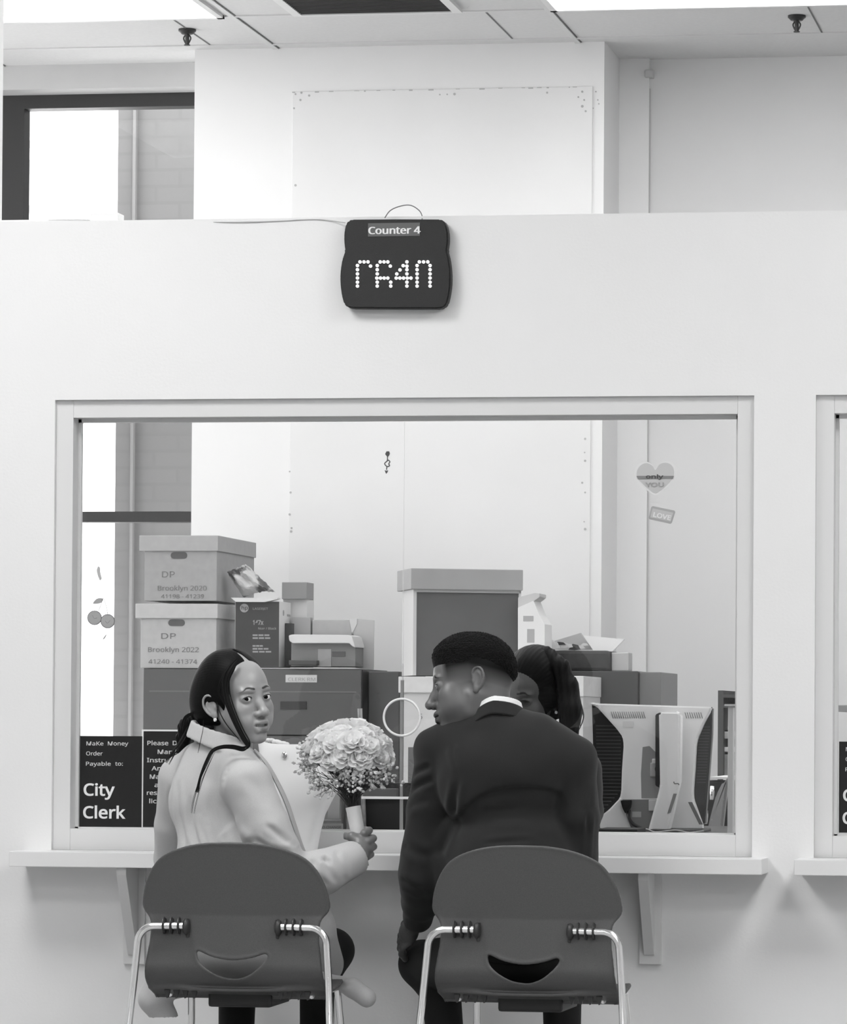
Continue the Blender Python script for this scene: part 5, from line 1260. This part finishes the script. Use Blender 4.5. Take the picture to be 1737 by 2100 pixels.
# short curly hair
s = Sc((-.10, -.135, -.02), (.10, .11, .155), .0018); E = s.ell
s.add(E((0, -.020, .030), (.074, .098, .092)), 0); s.add(E((0, .030, .020), (.064, .060, .070)), .02); s.add(E((0, .012, .050), (.064, .074, .072)), .02)
line = .048+2.4*np.clip(s.Y+.01, 0, .2)**2-6.5*np.clip(-s.Y-.012, 0, .2)**2
up_ = np.clip((s.Z-line)/.032, -.6, 1); up_ = up_*(1.6-.6*np.abs(up_)); front = np.clip((E((0, .128, .036), (.088, .050, .054)))/.012, -1, 1)
s.d = s.d-.0078*np.minimum(up_, front)
rn = np.sin(s.X*520+3*np.sin(s.Z*300))*np.sin(s.Y*480+2*np.sin(s.X*260))*np.sin(s.Z*500+2.2*np.sin(s.Y*310))
s.d = s.d+.0026*rn*np.clip(up_+.3, .1, 1)
Pm, Fm = s.mesh(0); mesh_obj('hair', [(Pm, Fm, HM, None)], HAIRM, ma_)
# shirt collar
def ring(cx, cyy, Yc, rx, ry, zfun, h_, th, hstep, flare=.0):
    c = np.array(W(cx, cyy, Yc)); s = Sc((c[0]-rx-.04, c[1]-ry-.04, c[2]-.11), (c[0]+rx+.04, c[1]+ry+.04, c[2]+.06), hstep)
    xr, yr = s.X-c[0], s.Y-c[1]; ztop = c[2]+zfun(xr, yr); ht = ztop-s.Z
    k = np.sqrt((xr/rx)**2+(yr/ry)**2); rad = (k-1)*min(rx, ry)
    s.d = np.abs(rad-flare*np.clip(ht, 0, .1))-th; s.d = smax(s.d, -ht, .003); s.d = smax(s.d, ht-h_, .003); return s
s = ring(1021, 1427, -.60, .0605, .058, lambda x, y: -.26*(y+.058)-np.where(x < 0, 4.2, .3)*x*x-.20*np.clip(-x, 0, .1), .050, .0022, .0018, .25)
Pm, Fm = s.mesh(1); mesh_obj('shirt_collar', [(Pm, Fm, None, None)], mat('shirt_white', .86, .7), ma_)
s = Sc((at(1000, 1500, -.6).x-.10, -.70, W(1000, 1560, -.6)[2]-.1), (at(1000, 1500, -.6).x+.14, -.46, W(1000, 1445, -.6)[2]), .004)
s.add(s.ell(W(1018, 1540, -.59), (.085, .07, .09)), 0); Pm, Fm = s.mesh(1); mesh_obj('shirt', [(Pm, Fm, None, None)], mat('shirt_white', .86, .7), ma_)
# jacket
s = Sc((at(790, 1800, -.6).x, -.84, .40), (at(1262, 1800, -.6).x, -.20, W(1000, 1425, -.6)[2]), .0046); E = s.ell
s.add(E(W(1036, 1600, -.60), (.178, .112, .150)), 0)
s.add(s.chain([W(896, 1540, -.58), W(950, 1510, -.60), W(1022, 1493, -.61), W(1100, 1512, -.61), W(1176, 1558, -.60)], [.056, .052, .060, .054, .056]), .035)
s.add(E(W(1038, 1560, -.61), (.15, .10, .09)), .04)
base = s.d.copy()
s.add(E(W(1052, 1800, -.63), (.176, .108, .20)), .03); s.add(E(W(930, 1760, -.57), (.07, .07, .13)), .03)
# upper back bulges over the waist along an arc
cx_ = W(1072, 1612, -.6); zarc = cx_[2]-1.35*(s.X-cx_[0])**2*np.where(s.X < cx_[0], 2.2, 1.0)-np.where(s.X < cx_[0], 0, 18*np.clip(s.X-cx_[0]-.10, 0, 1)**2)
up = base-.010; up = smax(up, zarc-s.Z, .010); up = smax(up, s.Y+.58, .02)
s.d = smin(s.d, up, .004)
# arms
s.add(s.chain([W(896, 1542, -.58), W(880, 1660, -.58), W(863, 1792, -.565)], [.0575, .0565, .0615]), .012)
s.add(s.chain([W(863, 1795, -.565), W(862, 1850, -.49), W(858, 1884, -.43)], [.060, .050, .040]), .012)
s.add(s.chain([W(1178, 1560, -.60), W(1188, 1680, -.60), W(1184, 1800, -.58)], [.0550, .0535, .052]), .022)
s.add(s.chain([W(1186, 1800, -.58), W(1140, 1890, -.38)], [.052, .040]), .012)
s.add(E(W(1055, 1930, -.60), (.175, .125, .10)), .05)
# neck opening and collar
nc = np.array(W(1018, 1450, -.60)); rad = np.sqrt(((s.X-nc[0])/1.0)**2+((s.Y-nc[1])/.95)**2)
s.sub(np.maximum(rad-.064, -(s.Z-(nc[2]-.10))), .004)
s.d = s.d+wob(s.X, s.Y, s.Z, .0022, 26, 2.2)+wob(s.Z, s.X, s.Y, .0012, 55, .7)
Pj, Fj = s.mesh(2)
fl = []
for y0, y1, a, b, w_, dp in ((1650, 1646, 970, 1060, .007, .006), (1672, 1662, 985, 1130, .006, .005), (1660, 1672, 1110, 1190, .008, .008), (1690, 1688, 1000, 1080, .006, .004), (1700, 1712, 1100, 1190, .008, .006), (1730, 1722, 980, 1100, .007, .004), (1760, 1750, 1050, 1160, .008, .004)):
    fl.append((W(a, y0, -.74), W(b, y1, -.74), w_, dp))
fl += [(W(842, 1588, -.62), W(885, 1570, -.64), .008, .006), (W(838, 1622, -.62), W(890, 1596, -.64), .008, .007), (W(836, 1655, -.62), W(880, 1640, -.64), .010, .004), (W(820, 1730, -.6), W(880, 1760, -.64), .012, .005),
       (W(930, 1530, -.66), W(948, 1590, -.67), .008, .005), (W(948, 1590, -.67), W(925, 1680, -.66), .010, .010), (W(925, 1680, -.66), W(895, 1760, -.64), .014, .012), (W(1214, 1600, -.66), W(1208, 1660, -.66), .006, .006), (W(1206, 1660, -.66), W(1200, 1780, -.66), .006, .010),
       (W(1020, 1470, -.72), W(1035, 1640, -.73), .004, .0016), (W(820, 1800, -.6), W(870, 1830, -.6), .01, .006)]
Pj = folds(Pj, Fj, fl)
s = ring(1021, 1437, -.60, .0655, .062, lambda x, y: -.30*(y+.062)-np.where(x < 0, 3.8, .5)*x*x-.20*np.clip(-x, 0, .1), .040, .0042, .0022, .42)
s.d = smax(s.d, s.Y-(nc[1]+.045), .004); Pq, Fq = s.mesh(1)
mesh_obj('suit_jacket', [(Pj, Fj, None, None), (Pq, Fq, None, None)], SUIT, ma_)
# trousers
s = Sc((at(790, 2100, -.2).x, -.78, .0), (at(1290, 2100, -.5).x, -.04, .62), .0075)
s.add(s.ell(W(1060, 1974, -.58), (.17, .125, .085)), 0)
s.add(s.chain([W(985, 1978, -.58), W(866, 1975, -.25)], [.088, .062]), .03); s.add(s.chain([W(1110, 1978, -.58), W(1155, 1960, -.25)], [.088, .062]), .03)
s.add(s.chain([W(866, 1978, -.25), (at(905, 2085, -.3).x, -.31, .37), (at(925, 2100, -.4).x, -.40, .10)], [.062, .055, .046]), .02)
s.add(s.chain([W(1155, 1962, -.25), (at(1152, 2085, -.3).x, -.30, .37), (at(1150, 2100, -.4).x, -.36, .10)], [.062, .054, .046]), .02)
Pt, Ft = s.mesh(1); mesh_obj('trousers', [(Pt, Ft, None, None)], TROU, ma_)
for px_, yy in ((925, -.42), (1150, -.38)):
    x = at(px_, 2100, yy).x; bm = nb(); tube(bm, smoothpath([(x, yy-.03, .07), (x, yy+.04, .055), (x, yy+.14, .035), (x, yy+.22, .03)], 5), [.038, .040, .040, .022], 12)
    box(bm, x-.038, x+.038, yy-.07, yy+.24, 0, .02, .008); finish('shoe', bm, BLACKM, ma_, smooth=60)

# ------------------------------------------------------------------ CLERK
YK2 = .86
ck = thing('person', 'clerk with long dark tied-back hair behind the glass, partly hidden by the man', 'person', (at(1140, 1700, YK2).x, YK2, 0))
CB = .085
HC = frame(at(1089, 1421, YK2), R(-24), R(16), R(-4)) @ Matrix.Scale(1.04, 4)
s = head_field(.0022, False, lip=1.1, closed=True)
s.add(s.cone((0, -.030, -.07), (0, -.045, -.25), .048, .052), .02)
Pm, Fm = s.mesh(1); parts = [(Pm, Fm, HC, face_tone(Pm, CB))]
mesh_obj('body', parts, SKINM, ck)
bm = nb(); cyl(bm, (-.084, .004, -.052), .0045, .004, 'x', 12); bmesh.ops.transform(bm, matrix=HC, verts=bm.verts); finish('earring', bm, mat('earring_white', .9, .15), ck, smooth=60)
s = Sc((-.125, -.15, -.12), (.125, .12, .16), .0026); E = s.ell
s.add(E((0, -.026, .032), (.088, .106, .104)), 0); s.add(E((-.03, -.035, -.02), (.072, .085, .088)), .03)
s.sub(E((.036, .105, -.022), (.056, .062, .080)), .008); s.sub(E((.075, .07, -.05), (.05, .055, .075)), .008); s.sub(E((-.030, .100, -.075), (.045, .05, .055)), .010)
s.sub(s.Z+.080, .01); s.sub(E((-.095, .012, -.062), (.04, .026, .024)), .006)
phi = np.arctan2(s.X, s.Z); s.d = s.d+.0005*np.sin(phi*60+.8*np.sin(s.Y*40))+.0003*np.sin(phi*140)
Pm, Fm = s.mesh(1); hp_ = [(Pm, Fm, HC, None)]
lo = np.array(W(1105, 1580, YK2-.14)); hi = np.array(W(1225, 1320, YK2+.1)); s = Sc(np.minimum(lo, hi)-.02, np.maximum(lo, hi)+.02, .003)
s.add(s.chain([W(1118, 1352, YK2), W(1146, 1372, YK2-.02), W(1163, 1410, YK2-.03), W(1170, 1455, YK2-.05), W(1166, 1500, YK2-.06), W(1156, 1540, YK2-.07)], [.040, .034, .034, .036, .030, .012]), 0)
s.d = s.d+.0016*np.sin(s.X*330+s.Z*50)+.0008*np.sin(s.X*700-s.Z*90)
Pm, Fm = s.mesh(1); hp_.append((Pm, Fm, None, None)); mesh_obj('hair', hp_, HAIR, ck)
bm = nb()
strand([(1160, 1370, YK2), (1180, 1420, YK2-.02), (1194, 1455, YK2-.03), (1196, 1475, YK2-.04), (1186, 1500, YK2-.04)], [.002, .003, .0028, .002, .0008])
strand([(1150, 1360, YK2), (1174, 1400, YK2-.02), (1190, 1450, YK2-.03), (1190, 1490, YK2-.04)], [.002, .003, .0028, .0008])
finish('loose_strand', bm, mat('strand_hair', .005, .5, spec=.15), ck, smooth=60)
s = Sc((at(1000, 1700, YK2).x, YK2-.30, .40), (at(1280, 1700, YK2).x, YK2+.16, W(1100, 1490, YK2)[2]), .006); E = s.ell
s.add(E(W(1125, 1660, YK2), (.15, .105, .20)), 0)
s.add(s.chain([W(1052, 1580, YK2-.02), W(1100, 1550, YK2), W(1125, 1530, YK2+.01), W(1160, 1548, YK2), W(1198, 1575, YK2-.02)], [.052, .045, .052, .045, .052]), .03)
s.add(s.chain([W(1198, 1575, YK2-.02), W(1205, 1660, YK2-.03), W(1190, 1730, YK2-.16)], [.052, .046, .040]), .012)
s.add(s.chain([W(1052, 1580, YK2-.02), W(1040, 1660, YK2-.03), W(1060, 1730, YK2-.16)], [.052, .046, .040]), .012)
s.d = s.d+wob(s.X, s.Y, s.Z, .003, 40, 1.)
Pm, Fm = s.mesh(1); mesh_obj('cardigan', [(Pm, Fm, None, None)], cloth('clerk_cardigan', .05), ck)
# ================================================================== BOUQUET
YQ = -.46
bq = thing('bouquet', 'round bouquet of white roses and baby\'s breath in the woman\'s hand', 'bouquet', at(728, 1705, YQ))
def soft_white(name, g_, tr):
    ma = mat(name, g_, .8, spec=.1); nt = ma.node_tree; o_ = [n for n in nt.nodes if n.type == 'OUTPUT_MATERIAL'][0]; mx = nt.nodes.new('ShaderNodeMixShader'); t_ = nt.nodes.new('ShaderNodeBsdfTranslucent')
    t_.inputs['Color'].default_value = (g_, g_, g_, 1); mx.inputs[0].default_value = tr
    nt.links.new(nt.nodes['Principled BSDF'].outputs[0], mx.inputs[1]); nt.links.new(t_.outputs[0], mx.inputs[2]); nt.links.new(mx.outputs[0], o_.inputs[0]); return ma
PET = soft_white('petal_white', .94, .42)
rq = random.Random(21)
def rose_bm(r, seed):
    rn_ = random.Random(seed); bm = nb()
    ball(bm, (0, 0, -.25*r), r*.62, 3, (1, 1, .9))
    for ringi, (n, rad, hgt_, tilt, size) in enumerate(((3, .14, .50, -.25, .40), (4, .30, .46, -.05, .50), (5, .50, .36, .22, .60), (6, .68, .16, .55, .66), (7, .84, -.10, .95, .70))):
        for k in range(n):
            a = 2*PI*(k+.5*(ringi % 2))/n+rn_.uniform(-.15, .15); tl = tilt+rn_.uniform(-.12, .12); sz = size*r*rn_.uniform(.9, 1.1)
            Mx = Matrix.Rotation(a, 4, 'Z') @ Matrix.Translation(Vector((rad*r*.72, 0, hgt_*r*.7))) @ Matrix.Rotation(tl, 4, 'Y')
            G = 7; vs = []
            for i in range(G+1):
                for j in range(G+1):
                    u, v = (i/G-.5)*2, (j/G-.5)*2; w = math.sqrt(max(0, 1-.35*u*u))
                    y = v*sz*.95*math.sqrt(max(.02, 1-u*u*.55)); z = u*sz*.8
                    x = -.42*(v*v)*sz+.30*max(u, 0)**2*sz*(-1 if ringi < 2 else 1.1)+.015*r*math.sin(3*v+seed)
                    vs.append(bm.verts.new(Mx @ Vector((x, y, z))))
            for i in range(G):
                for j in range(G): bm.faces.new((vs[i*(G+1)+j], vs[i*(G+1)+j+1], vs[(i+1)*(G+1)+j+1], vs[(i+1)*(G+1)+j])).smooth = True
    return bm
cen = Vector(W(712, 1590, YQ))
roses = [(636, 1536, .01, .031), (652, 1514, .02, .034), (676, 1500, .03, .034), (704, 1493, .045, .034), (733, 1494, .03, .035), (760, 1504, .045, .033), (782, 1524, .03, .032), (790, 1550, .01, .028), (690, 1527, -.050, .036), (722, 1524, -.068, .037), (752, 1534, -.055, .035), (660, 1545, -.035, .034), (775, 1556, -.03, .030), (700, 1508, -.012, .034), (742, 1512, -.025, .034), (640, 1560, .01, .028), (718, 1500, .08, .034), (676, 1520, .08, .034), (755, 1520, .08, .034), (668, 1520, -.015, .034), (768, 1530, -.01, .032), (706, 1552, -.072, .033), (680, 1562, -.055, .030), (738, 1556, -.070, .032)]
for i, (x_, y_, dy, r) in enumerate(roses):
    c = Vector(W(x_, y_, YQ+dy)); d = (c-cen).normalized(); d = (d+Vector((0, -.35, .15))).normalized()
    bm = rose_bm(r, i*7+3); q_ = d.to_track_quat('Z', 'Y').to_matrix().to_4x4()
    bmesh.ops.transform(bm, matrix=Matrix.Translation(c) @ q_, verts=bm.verts)
    finish('rose', bm, PET, bq)
# stems
bm = nb(); top = Vector(W(724, 1656, YQ)); bot = Vector(W(745, 1770, YQ-.004)); hd = (bot-top).normalized()
tips = []
for i in range(46):
    a = rq.uniform(0, 2*PI); rr_ = rq.uniform(.1, 1); ex = 718+82*rr_*math.cos(a)*.95; ey = 1592+rq.uniform(-18, 18)-12*(1-rr_); dY = .075*rr_*math.sin(a)
    e = Vector(W(ex, ey, YQ+dY)); b = top+Vector((rq.uniform(-.014, .014), rq.uniform(-.012, .012), .0)); md = b.lerp(e, .45)+Vector((0, 0, .012))
    tube(bm, smoothpath([b-Vector((0, 0, .02)), b, md, e], 4), [.0020, .0017, .0012, .0010], 5)
tag(finish('stem_cluster', bm, mat('stem_dark', .035, .6), bq, smooth=60), 'dark green stems fanning up from the wrapped handle')
bq_kids = None
# baby's breath: branching sprays with tiny heads
bmS, bmF = nb(), nb()
def floret(c, r):
    for k in range(3):
        o_ = Vector((rq.uniform(-.5, .5), rq.uniform(-.5, .5), rq.uniform(-.5, .5)))*r
        t = bmesh.new(); bmesh.ops.create_icosphere(t, subdivisions=1, radius=r*rq.uniform(.6, 1)); bmesh.ops.transform(t, matrix=Matrix.Translation(c+o_) @ Matrix.Rotation(rq.uniform(0, 3), 4, 'X') @ Matrix.Diagonal((1, .75, 1.1, 1)), verts=t.verts)
        for f in t.faces: f.smooth = True
        join(bmF, t)
base_ = top+Vector((0, 0, .03))
def spray(ex, ey, dY, n, sp, r):
    e = Vector(W(ex, ey, YQ+dY)); mid = base_.lerp(e, .55)+Vector((0, 0, .01)); tube(bmS, smoothpath([base_, mid, e], 4), [.0012, .0007], 4)
    for _ in range(n):
        f = e+Vector((rq.gauss(0, sp), rq.gauss(0, sp*.8), rq.gauss(0, sp)))
        j_ = mid.lerp(e, rq.uniform(.5, 1)); tube(bmS, [j_, j_.lerp(f, .5)+Vector((0, 0, .002)), f], .0005, 3); floret(f, r*rq.uniform(.7, 1.2))
for ex, ey, dY, n in ((632, 1556, .0, 15), (622, 1572, -.01, 13), (640, 1588, -.02, 13), (655, 1606, -.02, 14), (672, 1618, -.03, 11), (645, 1612, 0, 9), (690, 1584, -.05, 12), (706, 1600, -.06, 12), (722, 1586, -.07, 14), (738, 1594, -.07, 14), (728, 1608, -.06, 9), (752, 1580, -.06, 14), (762, 1600, -.04, 12), (775, 1588, -.04, 14), (790, 1576, -.02, 13), (770, 1612, -.03, 8), (800, 1588, -.01, 8), (804, 1602, -.02, 4), (625, 1540, .0, 9), (700, 1575, -.06, 8), (742, 1566, -.07, 10), (796, 1560, 0, 7), (688, 1610, -.04, 8)):
    spray(ex, ey, dY, int(n*1.7), .0125, .0046)
o_ = finish('babys_breath_sprig', bmS, mat('sprig_grey', .10, .6), bq); tag(o_, 'thin sprigs of baby\'s breath', kind='stuff')
o_ = finish('babys_breath', bmF, soft_white('floret_white', .93, .25), bq); tag(o_, 'cloud of tiny white baby\'s breath heads', kind='stuff')
# leaves hidden under the flowers
bm = nb()
for i in range(16):
    a = rq.uniform(0, 2*PI); c = Vector(W(716+62*math.cos(a), 1572+rq.uniform(-14, 16), YQ+.05*math.sin(a)-.005)); t = bmesh.new(); bmesh.ops.create_icosphere(t, subdivisions=2, radius=.016)
    bmesh.ops.transform(t, matrix=Matrix.Translation(c) @ Matrix.Rotation(a, 4, 'Z') @ Matrix.Rotation(rq.uniform(-1, 1), 4, 'Y') @ Matrix.Diagonal((1, .5, .12, 1)), verts=t.verts); join(bm, t)
finish('leaf_cluster', bm, mat('leaf_dark', .03, .5), bq)
# satin wrapped handle and stem ends
bm = nb(); P0 = top+Vector((0, 0, .002)); n_ = 20; pts = [P0+(bot-P0)*(i/n_)*.93 for i in range(n_+1)]
tube(bm, pts, [.0205, .0200, .0196, .0192, .0180, .0175], 28, True)
for i, v_ in enumerate(bm.verts): pass
finish('satin_wrap', bm, mat('satin', .82, .32, bump=.3, bscale=45, sheen=.2), bq, smooth=60)
bm = nb(); ring_ = nb()
for i in range(9):
    a = 2*PI*i/9; o__ = Vector((math.cos(a)*.010, math.sin(a)*.010, 0)); tube(bm, [pts[-1]+o__, pts[-1]+hd*.018+o__], .0042, 8)
finish('stem_end', bm, mat('stem_cut', .30, .6), bq, smooth=60)

# ================================================================== WHITE BAG ON THE COUNTER
YBg = -.072
zt0 = w1['zb']
bg = thing('tote_bag', 'tall white soft bag with metal snap on the counter, left of the bouquet', 'bag', (at(600, 1745, YBg).x, YBg, zt0))
prof = [(1745.0, 566, 647, .050), (1725, 561, 651, .055), (1700, 556, 656, .058), (1670, 552, 664, .060), (1645, 548, 676, .062), (1620, 545, 690, .062), (1590, 541, 688, .060), (1560, 537, 684, .056), (1535, 533, 682, .050), (1524, 531, 680, .046)]
bm = nb(); rings = []; NS = 40
for y_, xa_, xb_, hd_ in prof:
    a_, b_ = at(xa_, y_, YBg), at(xb_, y_, YBg); cx_, hw_ = (a_.x+b_.x)/2, (b_.x-a_.x)/2; z_ = max(at((xa_+xb_)/2, y_, YBg).z, zt0+.001) if y_ < 1744 else zt0+.001
    ring = []
    for k in range(NS):
        a = 2*PI*k/NS; ca, sa = math.cos(a), math.sin(a); e = .55
        ring.append(bm.verts.new((cx_+hw_*abs(ca)**e*(1 if ca > 0 else -1), YBg+hd_*abs(sa)**e*(1 if sa > 0 else -1)*(1+.05*math.sin(3*a+y_*.05)), z_+(.004*math.sin(2*a+1) if y_ < 1530 else 0))))
    rings.append(ring)
for i in range(len(rings)-1):
    for k in range(NS): bm.faces.new((rings[i][k], rings[i+1][k], rings[i+1][(k+1) % NS], rings[i][(k+1) % NS]))
bm.faces.new(rings[0])
inner = [bm.verts.new(v_.co+Vector(((rings[-1][0].co.x+rings[-1][NS//2].co.x)/2-v_.co.x, YBg-v_.co.y, 0))*.06) for v_ in rings[-1]]
low = [bm.verts.new(v_.co-Vector((0, 0, .12))) for v_ in inner]
for k in range(NS):
    bm.faces.new((rings[-1][k], inner[k], inner[(k+1) % NS], rings[-1][(k+1) % NS])); bm.faces.new((inner[k], low[k], low[(k+1) % NS], inner[(k+1) % NS]))
bm.faces.new(low[::-1])
finish('bag_body', bm, mat('bag_white', .93, .45, bump=.1, bscale=8), bg, smooth=60)
bm = nb(); p = at(583, 1549, YBg-.056); ball(bm, p, .0085, 3, (1, .5, 1.25)); finish('snap', bm, CHROME, bg, smooth=60)
bm = nb(); p = at(591, 1643, YBg-.062); box(bm, p.x-.004, p.x+.003, p.y-.001, p.y+.006, p.z-.006, p.z+.007, .001); finish('small_tab', bm, mat('tab_grey', .2, .5), bg)
bm = nb(); rt = random.Random(9)                       # tissue paper puffing out of the top left
for i in range(16):
    x_ = 536+i*3.4; c = at(x_, 1523-3.5*math.sin(i*.35)-rt.uniform(0, 3), YBg); ball(bm, c, rt.uniform(.006, .011), 2, (1.3, 1.8, .7))
finish('tissue_paper', bm, mat('tissue_white', .80, .8, bump=.6, bscale=90), bg, smooth=60)
# ------------------------------------------------------------------ render look
sc = bpy.context.scene
sc.view_settings.view_transform = 'Standard'; sc.view_settings.look = 'None'; sc.view_settings.gamma = 1; sc.view_settings.use_curve_mapping = False
sc.view_settings.exposure = 0.0
sc.cycles.use_denoising = True
sc.cycles.max_bounces = 10; sc.cycles.diffuse_bounces = 6; sc.cycles.transparent_max_bounces = 12
sc.cycles.sample_clamp_indirect = 6.0
